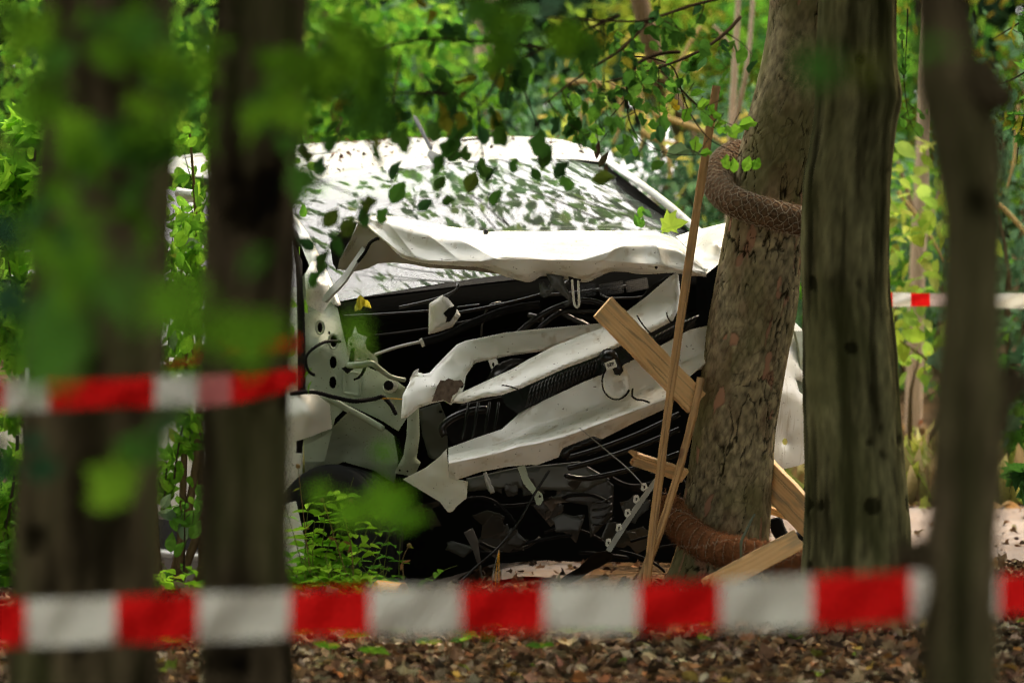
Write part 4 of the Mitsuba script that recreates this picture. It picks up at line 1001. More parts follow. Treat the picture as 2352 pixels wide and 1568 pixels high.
flap = plate([(925, 1100), (977, 1074), (1008, 1050), (1026, 1030), (1030, 1086), (1052, 1100), (1075, 1105), (1072, 1143), (1051, 1160), (1040, 1174), (1029, 1176), (1010, 1152), (989, 1139)],
             [(925, 1100, 17.98), (1026, 1032, 17.8), (1075, 1105, 17.76), (1029, 1176, 17.9), (1000, 1100, 17.84)], .004, res=7, crumple=.006, freq=8)
put('corner_flap', flap, 'paint', bu, smooth=True, label='triangular torn corner of the bumper')
put('fog_trim', plate([(1287, 1047), (1292, 1032), (1308, 1024), (1362, 1003), (1380, 1010), (1384, 1016), (1366, 1016), (1312, 1036), (1306, 1052), (1292, 1054)], 17.76, .02, res=7, bulge=.012, br=5), 'shiny_black', bu, smooth=True)
# lower grille bars, radiator, hanging strips
for a in ([(1300, 1052), (1420, 1015), (1560, 950)], [(1305, 1075), (1420, 1042), (1560, 985)], [(1300, 1092), (1340, 1098), (1440, 1080), (1560, 1040)]):
    cpart('lower_grille_bar', tube(PP([(x, y, 18.0 + i * .05) for i, (x, y) in enumerate(a)]), .011, 8, 24), 'shiny_black', smooth=True)
rad = plate([(1060, 930), (1180, 905), (1210, 935), (1170, 975), (1140, 990), (1040, 1020), (1020, 990)], 18.3, .04, res=14, crumple=.01)
cpart('radiator', rad, 'dull_black')
for x in (1062, 1084, 1110, 1131):
    cpart('pipe', tube(PP([(x, 1010, 18.1), (x + 9, 960, 18.12), (x + 14, 925, 18.16)]), .006, 8, 10), 'shiny_black', smooth=True)
cpart('pipe', tube(PP([(1022, 1000, 18.2), (1016, 985, 18.2), (1036, 962, 18.2), (1080, 945, 18.2), (1120, 940, 18.2)]), .016, 10, 24), 'shiny_black', smooth=True)
sub = plate([(1070, 1100), (1180, 1076), (1330, 1060), (1400, 1100), (1340, 1130), (1180, 1120), (1075, 1128)], 18.2, .05, res=14, crumple=.012)
m = sub
cpart('cross_member', m, 'gloss', smooth=True, color=np.tile([.075, .08, .07], (len(m.vertices), 1)))
cpart('bracket', plate([(1188, 1072), (1206, 1068), (1214, 1096), (1234, 1126), (1246, 1134), (1248, 1148), (1240, 1160), (1232, 1158), (1226, 1138), (1202, 1110)], 18.0, .008, [ell(1240, 1140, 3, 3, 10)], res=6), 'primer', 'grey bent bracket under the bumper')
cpart('spring_bolt', tube(PP([(1114, 1084, 17.98), (1122, 1110, 17.98), (1132, 1132, 17.98)]), [.008, .008, .012, .01, .012, .009], 10, 14), 'steel', smooth=True)
tabs = [(1398, 1250), (1422, 1216), (1442, 1182), (1462, 1150), (1480, 1122)]
rl = cpart('trim_rail', solid_grid(loft([[(1392, 1262, 17.84), (1450, 1172, 17.88), (1508, 1092, 17.92)], [(1403, 1268, 17.84), (1461, 1178, 17.88), (1518, 1098, 17.92)]], 20, 3), .012), 'steel', 'grey hanging rail with clips')
for x, y in tabs:
    put('clip', plate([(x - 6, y - 12), (x + 4, y - 14), (x + 8, y - 2), (x - 2, y + 6), (x - 8, y + 2)], 17.86, .008, [ell(x, y - 4, 2.4, 4, 8)], res=4), 'white_plastic', rl)
cpart('torn_liner', plate([(1330, 1302), (1352, 1280), (1370, 1266), (1396, 1266), (1408, 1270), (1406, 1284), (1380, 1300), (1356, 1312), (1330, 1330), (1300, 1344), (1280, 1338), (1296, 1322)], [(1330, 1302, 17.82), (1406, 1276, 17.86), (1290, 1336, 17.86)], .006, res=6, crumple=.02, freq=20), 'dull_black')
m = plate([(1262, 1145), (1330, 1110), (1390, 1098), (1410, 1115), (1408, 1180), (1372, 1220), (1355, 1235), (1350, 1160)], 18.2, .02, res=10, crumple=.008)
fan = cpart('fan_cowl', m, 'gloss', smooth=True, color=np.tile([.03, .03, .028], (len(m.vertices), 1)))
for i in range(4):
    y = 1150 + 17 * i
    put('slat', tube(PP([(1362, y + 4, 18.14), (1384, y + 2, 18.12), (1404, y - 10, 18.14)]), .005, 6, 10), 'shiny_black', fan, smooth=True)
m = plate([(1065, 1222), (1086, 1212), (1098, 1240), (1104, 1290), (1110, 1336), (1098, 1300), (1086, 1262)], [(1065, 1222, 17.85), (1110, 1336, 17.9), (1090, 1212, 17.9)], .006, res=7, crumple=.01)
cpart('hanging_shard', m, 'gloss', smooth=True, color=np.tile([.05, .047, .045], (len(m.vertices), 1)))
cpart('wire', tube(PP([(1262, 1080, 18.0), (1230, 1130, 17.98), (1190, 1200, 17.95), (1140, 1262, 17.9), (1100, 1296, 17.85), (1055, 1338, 17.8)]), .005, 6, 40), 'shiny_black', smooth=True)
for k, x in enumerate((1138, 1142, 1146)):
    cpart('wire', tube(PP([(1146, 1262, 17.9), (x, 1290, 17.88), (x - 6 + 3 * k, 1320, 17.86), (x - 8 + 4 * k, 1350, 17.86)]), .0016, 5, 24), 'yellow_plastic' if k else 'steel', smooth=True)
cpart('wire', tube(PP([(1331, 982, 17.66), (1400, 1040, 17.7), (1440, 1074, 17.76), (1478, 1116, 17.84)]), .002, 5, 24), 'steel', smooth=True)
cpart('wire', tube(PP([(876, 915, 18.3), (904, 915, 18.2), (930, 917, 18.1)]), .002, 5, 12), 'yellow_plastic', smooth=True)
# right flank showing past the tree
rw = plate([(1740, 760), (1800, 738), (1823, 737), (1842, 756), (1862, 860), (1866, 1056), (1830, 1070), (1794, 1078), (1740, 1078)], [(1740, 760, 18.2), (1823, 737, 18.5), (1866, 1056, 18.62), (1794, 1078, 18.28), (1800, 900, 18.24)], .006, [ell(1803, 1014, 6, 8, 14), [(1828, 872), (1850, 880), (1852, 910), (1836, 900)]], res=10, bulge=.02, br=9, crumple=.006, freq=5)
rw = cpart('front_wing', rw, 'paint', 'torn white wing to the right of the leaning tree', smooth=26)
put('lamp_socket', plate([(1824, 866), (1852, 876), (1858, 916), (1834, 905)], 18.6, .03, res=6, bulge=.02, br=5), 'shiny_black', rw, smooth=True)
put('inner_flange', solid_grid(loft([[(1826, 760, 18.42), (1838, 840, 18.44), (1832, 900, 18.44), (1850, 990, 18.5)], [(1846, 760, 18.5), (1858, 840, 18.52), (1850, 900, 18.5), (1868, 990, 18.6)]], 20, 4), .01), 'primer', rw)
for pts, r in (([(1776, 1040, 18.4), (1790, 1090, 18.4), (1806, 1130, 18.42)], .03), ([(1800, 1130, 18.5), (1830, 1150, 18.5), (1860, 1120, 18.5)], .022), ([(1780, 1190, 18.5), (1812, 1240, 18.5), (1860, 1230, 18.5)], .03)):
    cpart('hose', tube(PP(pts), r, 10, 20), 'dull_black', smooth=True)
# the tangle in the dark under the bumper: pipes, torn plates, stays
rr = RS(97)
def dark_part(name, m, tone):
    cpart(name, m, 'gloss', smooth=25, color=np.tile([tone, tone * 1.02, tone * .95], (len(m.vertices), 1)))
for i in range(44):
    x, y, d = rr.uniform(1000, 1500), rr.uniform(1085, 1270), rr.uniform(17.98, 18.5)
    if i % 3 == 0:
        p = [(x, y, d), (x + rr.uniform(40, 60), y + rr.uniform(-20, 20), d), (x + rr.uniform(90, 150), y + rr.uniform(-50, 50), d + rr.uniform(-.05, .1))]
        cpart('pipe', tube(PP(p), rr.uniform(.004, .012), 8, 20), 'dull_black', smooth=True)
    else:
        a = np.sort(rr.uniform(0, 2 * np.pi, 8))
        r = rr.uniform(14, 46) * rr.uniform(.5, 1, 8)
        o = np.c_[x + r * np.cos(a) * 1.3, y + r * np.sin(a)]
        dark_part('torn_plate', plate(o, [(x, y, d), (x + 60, y, d + rr.uniform(-.06, .06)), (x, y + 60, d + rr.uniform(-.02, .1))], .006, res=9, crumple=.004, freq=9, seed=i), rr.uniform(.012, .045))
for i in range(14):
    x, y, d = rr.uniform(980, 1500), rr.uniform(640, 900), rr.uniform(18.4, 18.8)
    p = [(x, y, d), (x + rr.uniform(-60, 60), y + rr.uniform(-10, 40), d - .03), (x + rr.uniform(-140, 140), y + rr.uniform(-30, 80), d)]
    dark_part('pipe', tube(PP(p), rr.uniform(.004, .012), 8, 20), rr.uniform(.008, .03))

# front wheel, turned and sunk in the verge
def lathe(prof, n=72):
    a = np.linspace(0, 2 * np.pi, n, endpoint=False)
    prof = np.asarray(prof, float)
    v = np.stack([np.broadcast_to(prof[:, 0], (n, len(prof))), prof[:, 1] * np.cos(a)[:, None], prof[:, 1] * np.sin(a)[:, None]], -1)
    m = len(prof)
    i, j = np.meshgrid(np.arange(n), np.arange(m - 1), indexing='ij')
    q = np.stack([i * m + j, ((i + 1) % n) * m + j, ((i + 1) % n) * m + j + 1, i * m + j + 1], -1).reshape(-1, 4)
    return tm(v.reshape(-1, 3), np.vstack([q[:, [0, 1, 2]], q[:, [0, 2, 3]]]))
R0, W0 = .30, .105
prof = [(-W0 * .8, R0 * .62), (-W0, R0 * .75), (-W0, R0 * .88), (-W0 * .86, R0 * .97), (-W0 * .7, R0)]
for gxx in (-.42, 0, .42):
    prof += [(W0 * (gxx - .09), R0 + .003), (W0 * (gxx - .08), R0 - .008), (W0 * (gxx + .08), R0 - .008), (W0 * (gxx + .09), R0 + .003)]
prof += [(W0 * .7, R0), (W0 * .86, R0 * .97), (W0, R0 * .88), (W0, R0 * .75), (W0 * .8, R0 * .62)]
ax = norm(np.array([-.66, -.72, .2]))
up_ = norm(np.array([0, 0, 1.0]) - ax * ax[2])
M = np.eye(4)
M[:3, 0], M[:3, 1], M[:3, 2] = ax, up_, np.cross(ax, up_)
M[:3, 3] = P(770, 1242, 18.42)
tyre = lathe(prof)
tyre.apply_transform(M)
wh = key_for('front_wheel', car)
labels[wh] = {'label': 'black front wheel turned outwards below the torn arch'}
put('tyre', tyre, 'matte', wh, smooth=True, color=np.tile([.022, .023, .024], (len(tyre.vertices), 1)))
rim = lathe([(-W0 * .75, R0 * .63), (-W0 * .6, R0 * .55), (-W0 * .2, R0 * .5), (-W0 * .25, .05), (-W0 * .25, .001)])
rim.apply_transform(M)
put('rim', rim, 'dull_black', wh, smooth=True)
cpart('undertray', plate([(905, 1178), (960, 1160), (1006, 1150), (1012, 1160), (960, 1178), (925, 1196), (908, 1196)], 17.95, .01, res=8, crumple=.012), 'shiny_black', 'black broken tray edge under the flap')
cpart('front_panel_stump', plate([(648, 1158), (680, 1150), (700, 1240), (722, 1330), (690, 1340), (648, 1300)], 18.0, .006, res=12, crumple=.01), 'paint', smooth=True)

# ---------------------------------------------------------------- boards and stakes
def plank(name, label, a, b, w, th, seed, cat='board', side=(1, 0, 0), **k):
    m, uv = board(PP([a])[0], PP([b])[0], w, th, side, seed=seed, **k)
    return put(name, m, 'pale_wood' if cat == 'board' else 'wood', None, smooth=False, uv=uv, label=label, cat=cat)

plank('stake', 'tall thin wooden stake leaning in front of the wreck, its top free in the air', (1646, 198, 17.62), (1484, 1345, 17.42), .030, .022, 1, 'stake', side=(1, -.25, 0), bend=-.012, cuts=30, r=.003)
plank('stake', 'second wooden stake, crossing close behind the tall one beside the leaning tree', (1610, 868, 17.76), (1472, 1338, 17.56), .026, .022, 2, 'stake', side=(1, -.3, .2), bend=.02, cuts=24)
plank('stake', 'short foot of a broken stake beside the bottom of the tall stake', (1512, 1215, 17.6), (1462, 1342, 17.52), .014, .014, 3, 'stake', side=(1, 0, 0), jag=(.05, 0))
plank('stake', 'thin shaded stake between the lower fibre roll and the wreck', (1560, 1250, 18.2), (1532, 1330, 18.15), .012, .012, 4, 'stake')
plank('board', 'broad pale pine board lying slantwise over the bumper, with a knot', (1384, 704, 17.68), (1600, 926, 17.76), .104, .028, 5, side=np.cross([.22, -1, .42], [.67, .1, -.74]), cuts=22, r=.002)
plank('board', 'splintered end of a pale board poking out left of the stakes', (1438, 1046, 17.72), (1572, 1092, 17.86), .056, .02, 6, side=norm(np.array([.2, -.5, .85])), jag=(.09, .0), cuts=16)
plank('board', 'broken pine board rising behind the foot of the leaning tree', (1745, 1075, 18.02), (1880, 1215, 17.78), .13, .03, 7, side=norm(np.array([.62, -.55, .62])), jag=(0, .06), cuts=18)
plank('board', 'thin split strip under the broken pine board', (1762, 1168, 18.12), (1850, 1200, 18.0), .03, .014, 8, side=norm(np.array([.2, -.5, .85])), jag=(0, .05))
plank('board', 'muddy pointed board lying in front of the lower fibre roll', (1612, 1357, 17.25), (1838, 1236, 17.42), .082, .022, 9, side=norm(np.array([-.45, .25, .85])), jag=(.16, .01), cuts=20)

# ---------------------------------------------------------------- coir rolls with their nets
def coir_roll(label, pts, r, tone, seed, net, netted=(0, 1), fuzz=5000):
    t = thing('coir_roll', label, 'fibre roll')
    rr = RS(seed)
    NR, NS = 420, 72
    p = curve(PP(pts), NR)
    m = tube(p, np.r_[r * .93, np.full(6, r), r * .95], NS, caps=True, rough=r * .10, seed=seed)
    v = np.array(m.vertices)
    tt_, aa, bb = frames(p)
    an = (np.arange(NS) * 2 * np.pi / NS)[None]
    pit = net[0][2] * np.arange(NR)[:, None] / NR
    groove = np.abs(np.sin(net[0][1] / 2 * (an - pit)))
    if len(net) > 1 and net[1][1] == net[0][1]:
        groove = groove * np.abs(np.sin(net[0][1] / 2 * (an + pit)))
    k = len(p) * NS
    v[:k] += norm(v[:k] - np.repeat(p, NS, 0)) * (r * .13 * (np.sqrt(groove).ravel() - .7))[:, None]
    m = tm(v, m.faces)
    c = np.array(tone)[None] * (.35 + 1.25 * mfbm(v * [75, 75, 75], 3, seed))[:, None]
    c[:k] *= (.55 + .6 * groove.ravel())[:, None]
    put('core', m, 'coir', t, smooth=True, color=np.clip(c, .004, .5))
    k = rr.randint(0, len(v) - 2, fuzz)
    i = np.minimum(k // NS, NR - 1)
    out = norm(v[k] - p[i])
    d = norm(tt_[i] * rr.randn(fuzz, 1) + np.cross(tt_[i], out) * rr.randn(fuzz, 1) + out * .45 * rr.rand(fuzz, 1))
    L = r * (.25 + .6 * rr.rand(fuzz, 1))
    w = np.cross(d, out) * .0009
    base = v[k] - out * .002
    A, B, Cc, D = base - w, base + w, base + d * L * .55 + out * L * .12, base + d * L + out * L * .02
    vv = np.stack([A, B, Cc + w, Cc - w, D], 1).reshape(-1, 3)
    o = (np.arange(fuzz) * 5)[:, None]
    f = np.concatenate([o + [0, 1, 2], o + [0, 2, 3], o + [3, 2, 4]])
    put('fibre', tm(vv, f), 'coir', t, smooth=False, color=np.repeat(np.array(tone)[None] * (.5 + 1.5 * rr.rand(fuzz, 1)), 5, 0), kind='stuff')
    strands = []
    turns = np.linspace(0, 1, 900)
    n = len(p)
    for sgn, num_, pitch in net:
        for q in range(num_):
            ph = 2 * np.pi * q / num_
            s = np.linspace(netted[0], netted[1], 260) * (n - 1)
            i0 = np.clip(s.astype(int), 0, n - 2)
            w = (s - i0)[:, None]
            c0 = p[i0] * (1 - w) + p[i0 + 1] * w
            a0_, b0_ = norm(aa[i0] * (1 - w) + aa[i0 + 1] * w), norm(bb[i0] * (1 - w) + bb[i0 + 1] * w)
            ang = (ph + sgn * s / n * pitch + .12 * np.sin(s * .7 + q))[:, None]
            strands.append(tube(c0 + (a0_ * np.cos(ang) + b0_ * np.sin(ang)) * r * 1.075, .0013, 4, caps=False))
    m = join(strands)
    put('netting', m, 'matte', t, smooth=True, color=np.tile([.42, .37, .30], (len(m.vertices), 1)), kind='stuff')
    return t
# the upper roll rings the tree: round the back, out at the left, across the front
tc = P(1775, 420, 17.98)
coir_roll('brown netted fibre roll wound round the leaning tree at windscreen height', [(1850, 400, 18.28), (1770, 362, 18.3), (1700, 355, 18.2), (1658, 382, 18.02), (1649, 425, 17.88), (1672, 455, 17.76), (1712, 474, 17.68), (1780, 494, 17.66), (1850, 510, 17.7), (1905, 500, 17.8)],
          .054, (.16, .10, .06), 3, ((1, 8, 34), (-1, 8, 34)), fuzz=4500)
coir_roll('reddish fibre roll slumped round the foot of the leaning tree', [(1534, 1160, 17.86), (1546, 1184, 17.8), (1580, 1222, 17.7), (1640, 1258, 17.62), (1722, 1276, 17.58), (1800, 1287, 17.6), (1880, 1296, 17.7)],
          .056, (.18, .078, .037), 4, ((1, 1, 150), (-1, 2, 9)), netted=(.12, .97), fuzz=9000)

# ---------------------------------------------------------------- barrier tape
RED, WHITE = (.72, .012, .012), (.74, .72, .66)
def tape(label, top, bot, cuts, cols, nu=260, group=None):
    """top, bot: lines of plan points; cuts: x where the print changes colour."""
    xs = np.linspace(top[0][0], top[-1][0], nu)
    xs = np.unique(np.r_[xs, np.asarray(cuts) - .3, np.asarray(cuts) + .3])
    g = []
    for t_ in np.linspace(0, 1, 7):
        y = np.interp(xs, *np.array(top).T[[0, 1]]) * (1 - t_) + np.interp(xs, *np.array(bot).T[[0, 1]]) * t_
        d = np.interp(xs, *np.array(top).T[[0, 2]]) * (1 - t_) + np.interp(xs, *np.array(bot).T[[0, 2]]) * t_
        d = d + .014 * np.sin(xs * .011 + 2.2 * t_) + .014 * np.sin(xs * .031 + 5 * t_) + .010 * np.sin(xs * .083 + 3 * t_)
        y = y + 3.0 * np.sin(xs * .0043 + 1) + 1.6 * np.sin(xs * .013 + 1.5 * t_)
        g.append(P(xs, y, d))
    g = np.array(g)
    m = sheet(g)
    k = np.searchsorted(cuts, xs)
    c = np.array([cols[i % len(cols)] for i in k])
    return put('barrier_tape', m, 'tape_film', None, smooth=True, color=np.tile(c, (7, 1)), label=label, cat='barrier tape', group=group)
tape('red and white barrier tape stretched right across the lower foreground', [(-60, 1376, 7.9), (60, 1373, 7.9), (660, 1358, 7.8), (1250, 1343, 7.7), (1860, 1322, 7.6), (2092, 1312, 7.6), (2260, 1322, 7.86), (2420, 1326, 8.6)],
     [(-60, 1482, 7.9), (60, 1480, 7.9), (660, 1466, 7.8), (1250, 1450, 7.7), (1860, 1437, 7.6), (2092, 1428, 7.62), (2260, 1416, 7.86), (2420, 1404, 8.6)],
     [60, 265, 455, 665, 850, 1060, 1250, 1465, 1655, 1865, 2092, 2296], [RED, WHITE])
tape('red and white barrier tape from the left edge to the second trunk', [(-60, 872, 8.78), (60, 869, 8.78), (360, 866, 8.82), (480, 862, 9.3), (560, 858, 9.66), (630, 852, 9.69), (672, 846, 9.84), (690, 846, 10.0)],
     [(-60, 940, 8.78), (60, 940, 8.78), (360, 932, 8.82), (480, 930, 9.3), (560, 922, 9.66), (630, 908, 9.69), (672, 892, 9.84), (690, 890, 10.0)], [8, 112, 355, 455, 530], [RED, WHITE, RED, WHITE, (.66, .2, .2), RED], 200)
tape('short red loop of barrier tape round the second trunk, above the longer tape', [(385, 828, 10.3), (440, 824, 10.2), (474, 776, 9.9), (560, 770, 9.66), (640, 770, 9.71), (676, 768, 9.92), (690, 768, 10.1)],
     [(385, 840, 10.3), (440, 836, 10.2), (474, 822, 9.9), (560, 818, 9.66), (640, 815, 9.71), (676, 812, 9.92), (690, 812, 10.1)], [530], [(.36, .02, .015), (.48, .012, .01)], 120)
tape('far red and white barrier tape across the road, between the right trunks', [(1990, 668, 22.6), (2110, 674, 22.6), (2160, 676, 22.6), (2240, 680, 22.6), (2420, 676, 22.6)], [(1990, 706, 22.6), (2110, 706, 22.6), (2160, 708, 22.6), (2240, 710, 22.6), (2420, 712, 22.6)], [2050, 2092, 2136, 2200, 2260], [RED, WHITE, RED, (.5, .4, .4)], 80)

# ---------------------------------------------------------------- leafy twigs: every leaf a part of its own
PLY = {}
def leaf_ply(kind, col, var):
    key = (kind, col, var)
    if key not in PLY:
        rr = RS(var * 7 + 3)
        v, f, wh = leaves(kind, np.zeros((1, 3)), np.array([[0, 1., 0]]), np.array([[0, 0, 1.]]), 1.0, rr, .3 + .15 * (var % 3), .2 + .3 * (var % 2))
        c = np.array(col)[None] * (1 + .25 * (mfbm(v * 4, 2, var) - .5))[:, None]
        PLY[key] = mikit.ply(tm(v, f), 'leaf', smooth=False, color=c)
    return PLY[key]

def leaf_part(t, kind, col, pos, d, n, size, rr, name='leaf'):
    B = basis(np.asarray(d, float)[None], np.asarray(n, float)[None])[0]
    M = np.eye(4)
    M[:3, :3] = B * size
    M[:3, 3] = pos
    put(name, leaf_ply(kind, tuple(col), rr.randint(0, 4)), None, t, to_world=M)

def twigs(label, lines, kind, size, pal, per, r=.006, seed=0, cat='branch', name='leafy_branch', spread=.12, hang=.55, extra=(), bark=(.05, .038, .026), face=.35, side_len=.22, group=None, singles=(), pets=True):
    """A branch: main lines with short side shoots, and leaves along them. singles: leaves at given plan points (x, y, d, length in plan px, angle)."""
    rr = RS(seed)
    t = thing(name, label, cat, group)
    lines_m, stalks, spots = [], [], []
    for li, ln in enumerate(lines):
        p = curve(PP(ln), 28)
        ms = [tube(p, [r, r * .7, r * .3], 6)]
        lines_m.append(ms)
        k = max(2, int(per[li] / 5)) if per[li] else 0
        for q in range(k):
            i = rr.randint(3, 28)
            a = p[min(i, 27)]
            d = norm(norm(rr.randn(3) * [1, .8, .7]) + [0, 0, -hang])
            L = side_len * (.4 + .9 * rr.rand())
            b = a + d * L + [0, 0, -.06 * L]
            sh = curve([a, (a + b) / 2 + rr.randn(3) * .012, b], 8)
            ms.append(tube(sh, [r * .35, r * .2, r * .12], 4))
            m = int(round(per[li] / k))
            for u in np.linspace(.2, 1, m):
                spots.append((sh[min(int(u * 7), 7)], d))
    leafs = []
    for a, d in spots:
        s = size * (.6 + .6 * rr.rand())
        dd = norm(d * .5 + rr.randn(3) * .55 + [0, 0, -hang])
        leafs.append((a + rr.randn(3) * .008, dd, norm(rr.randn(3) * .75 + [0, -face, .5]), s, pal[rr.randint(len(pal))]))
    for x, y, d0, L, angle, c in singles:
        s = L * d0 / FOCAL
        ang = math.radians(angle)
        dd = np.array([math.cos(ang), rr.uniform(-.3, .3), -math.sin(ang)])
        tip0 = P(x, y, d0) - norm(dd) * s * .5
        leafs.append((tip0, dd, norm(rr.randn(3) * .35 + [0, -.8, .45]), s, c))
        if pets:
            stalks.append(tube([tip0, tip0 - norm(dd) * .02 + [0, 0, .012], tip0 + [rr.uniform(-.02, .05), .01, .05]], [.001, .0012, .0016], 4))
    for ms in lines_m:
        m = join(ms)
        put('twig', m, 'matte', t, smooth=True, color=np.tile(bark, (len(m.vertices), 1)))
    if stalks:
        m = join(stalks)
        put('leaf_stalk', m, 'matte', t, smooth=True, color=np.tile(bark, (len(m.vertices), 1)), kind='stuff')
    for a, d, n, s, c in leafs:
        leaf_part(t, kind if isinstance(kind, str) else kind[rr.randint(len(kind))], c, a, d, n, s, rr)
    return t

G1, G2, G3, G4 = (.045, .13, .022), (.06, .17, .025), (.035, .10, .03), (.09, .22, .03)
NL1, NL2, NL3, NL4 = (.12, .28, .02), (.19, .40, .025), (.08, .21, .03), (.26, .46, .03)
Y1, Y2, F1, F2, F3 = (.36, .30, .03), (.28, .28, .03), (.13, .33, .025), (.18, .40, .035), (.10, .27, .03)
F4 = (.27, .56, .04)
# strongly blurred, close to the camera
twigs('large blurred green leaves hanging close to the camera in the top left corner', [[(-40, 40, 7.1), (150, 60, 7.1), (330, 130, 7.2), (450, 260, 7.3)], [(-40, 150, 6.9), (120, 210, 7.0), (260, 300, 7.1)], [(60, -60, 7.4), (260, 10, 7.4), (480, 40, 7.4), (640, 90, 7.5)]],
      'maple', .07, [NL3, NL1, NL2, NL1], [17, 12, 18], seed=1, side_len=.2, face=.7)
twigs('dark blurred leaves hanging close to the camera over the two left trunks', [[(-40, 300, 7.3), (140, 380, 7.3), (330, 430, 7.4)], [(360, -40, 7.7), (520, 110, 7.7), (640, 200, 7.9)], [(260, 180, 7.2), (420, 250, 7.3), (560, 300, 7.3)]],
      'maple', .07, [NL3, NL1, G2], [12, 9, 11], seed=2, side_len=.2, face=.6)
twigs('blurred dark green leaves at the top, left of the middle', [[(620, -40, 8.4), (720, 20, 8.5), (800, 70, 8.6), (850, 110, 8.8)], [(700, 70, 8.8), (800, 110, 9.0), (900, 120, 9.2)], [(900, -50, 8.6), (1100, 10, 8.8), (1300, 30, 9.2)]],
      'maple', .078, [NL1, NL3, NL1, NL2], [18, 9, 16], seed=3, side_len=.11, face=.6)
twigs('blurred bright leaf spray hanging in front of the broad left trunk', [[(420, 930, 6.9), (340, 1010, 6.9), (280, 1080, 6.9)]], 'maple', .075, [G4, G2], [0], seed=4, face=.9, pets=False,
      singles=[(320, 1020, 6.9, 120, 215, G2), (258, 1100, 6.9, 120, 200, (.2, .40, .03)), (236, 1132, 6.85, 80, 230, (.22, .42, .03)), (380, 965, 6.9, 90, 190, G3)])
twigs('blurred green leaf spray floating before the front wheel', [[(690, 1090, 7.0), (820, 1120, 7.0), (920, 1180, 7.0)]], 'maple', .08, [G2, G4], [0], seed=5, face=.9, pets=False, r=.0015,
      singles=[(890, 1150, 7.4, 110, 330, (.15, .36, .02)), (800, 1170, 7.4, 90, 250, (.15, .36, .02)), (940, 1190, 7.4, 80, 350, (.13, .33, .02)), (880, 1050, 7.4, 60, 20, (.12, .30, .02)), (730, 1130, 7.4, 56, 200, (.13, .31, .02))])
twigs('faint blurred leaves close to the camera in front of the ridged trunk', [[(1880, 210, 5.2), (1960, 230, 5.2), (2060, 280, 5.2)]], 'maple', .07, [G3], [0], seed=6, face=.9, r=.0012, pets=False,
      singles=[(1862, 160, 5.2, 110, 240, G1), (1985, 150, 5.2, 90, 300, (.1, .12, .02)), (2140, 110, 5.2, 110, 320, G2)])
twigs('blurred dark leaves low on the broad left trunk', [[(120, 600, 5.4), (220, 650, 5.4), (330, 690, 5.4)], [(480, 560, 5.8), (560, 640, 5.8), (620, 720, 5.8)], [(180, 480, 5.5), (280, 560, 5.5), (360, 620, 5.5)]], 'maple', .075, [NL1, NL3], [5, 4, 5], seed=7, face=.7, side_len=.13)
twigs('bluish blurred leaves at the far left edge of the picture', [[(-40, 520, 7.0), (10, 640, 7.0), (40, 720, 7.0)], [(-40, 880, 7.2), (0, 1000, 7.2)]], 'maple', .07, [(.035, .10, .05), (.04, .11, .05)], [9, 6], seed=8, face=.7, side_len=.1)
# half sharp, over the car
MID = [G1, G2, G3, G2, G4]
twigs('leafy branch spread over the car roof, left of the middle', [[(1420, 36, 14.6), (1250, 112, 14.2), (1150, 156, 14.0), (1046, 236, 13.8)], [(1250, 112, 14.2), (1010, 90, 13.6), (840, 120, 13.2), (720, 180, 12.8)], [(1046, 216, 13.8), (900, 215, 13.2), (760, 225, 12.8)], [(1150, 156, 14.0), (1120, 220, 14.0), (1080, 260, 14)]],
      ('beech', 'ragged'), .068, MID + [Y2], [42, 54, 40, 12], seed=11, r=.007, side_len=.17)
twigs('leafy branch along the top of the picture, left of the leaning tree', [[(1760, -30, 16.4), (1600, 10, 16), (1440, 50, 15.6), (1250, 40, 15.2)], [(1700, 40, 16.6), (1620, 110, 16.4), (1500, 160, 16.2), (1380, 190, 16)], [(1500, 30, 16), (1430, 110, 15.8), (1340, 170, 15.6), (1250, 240, 15.4)], [(1560, 120, 16.2), (1440, 205, 16.0), (1456, 250, 16.0), (1470, 300, 16)]],
      ('beech', 'ragged'), .064, MID + [F3], [56, 52, 44, 14], seed=12, r=.007, side_len=.24)
hang = [(1042, 345, 50, 290), (1068, 352, 34, 250), (905, 390, 42, 280), (914, 442, 50, 300), (852, 470, 44, 320), (835, 500, 40, 250), (1105, 385, 44, 250), (1128, 400, 44, 300), (1142, 455, 40, 300), (1085, 420, 46, 290), (1240, 330, 60, 260), (1252, 362, 48, 280), (1290, 388, 44, 300), (1304, 424, 40, 60),
        (1386, 408, 44, 350), (1230, 400, 30, 240), (1010, 420, 34, 300), (975, 470, 34, 320), (880, 495, 36, 290), (800, 520, 46, 300), (770, 560, 50, 250), (740, 600, 52, 280), (705, 560, 40, 220), (725, 640, 40, 300), (760, 500, 46, 310), (1180, 380, 30, 280), (1030, 460, 30, 330), (735, 380, 38, 260), (765, 330, 44, 300), (700, 350, 40, 250), (820, 300, 44, 280), (1000, 300, 44, 280), (1110, 310, 40, 260)]
cl = [G1, (.05, .12, .02), G3, G2, (.09, .14, .02)]
twigs('hanging leaf sprays dangling before the windscreen and the bonnet', [[(980, 180, 14.4), (1040, 270, 14.4), (1046, 340, 14.4), (900, 396, 14.4)], [(1200, 190, 14.8), (1240, 300, 14.8), (1290, 392, 14.8), (1382, 408, 14.8)], [(1100, 250, 14.6), (1110, 360, 14.6), (1140, 450, 14.6)], [(690, 250, 13.4), (720, 400, 13.4), (850, 475, 13.4), (760, 560, 13.4), (720, 650, 13.4)]],
      ('ragged', 'beech'), .05, MID, [0, 0, 0, 0], seed=13, r=.004, face=.8, singles=[(x, y, 13.4 if x < 860 else 14.5, L * 1.25, a, cl[i % 5]) for i, (x, y, L, a) in enumerate(hang)])
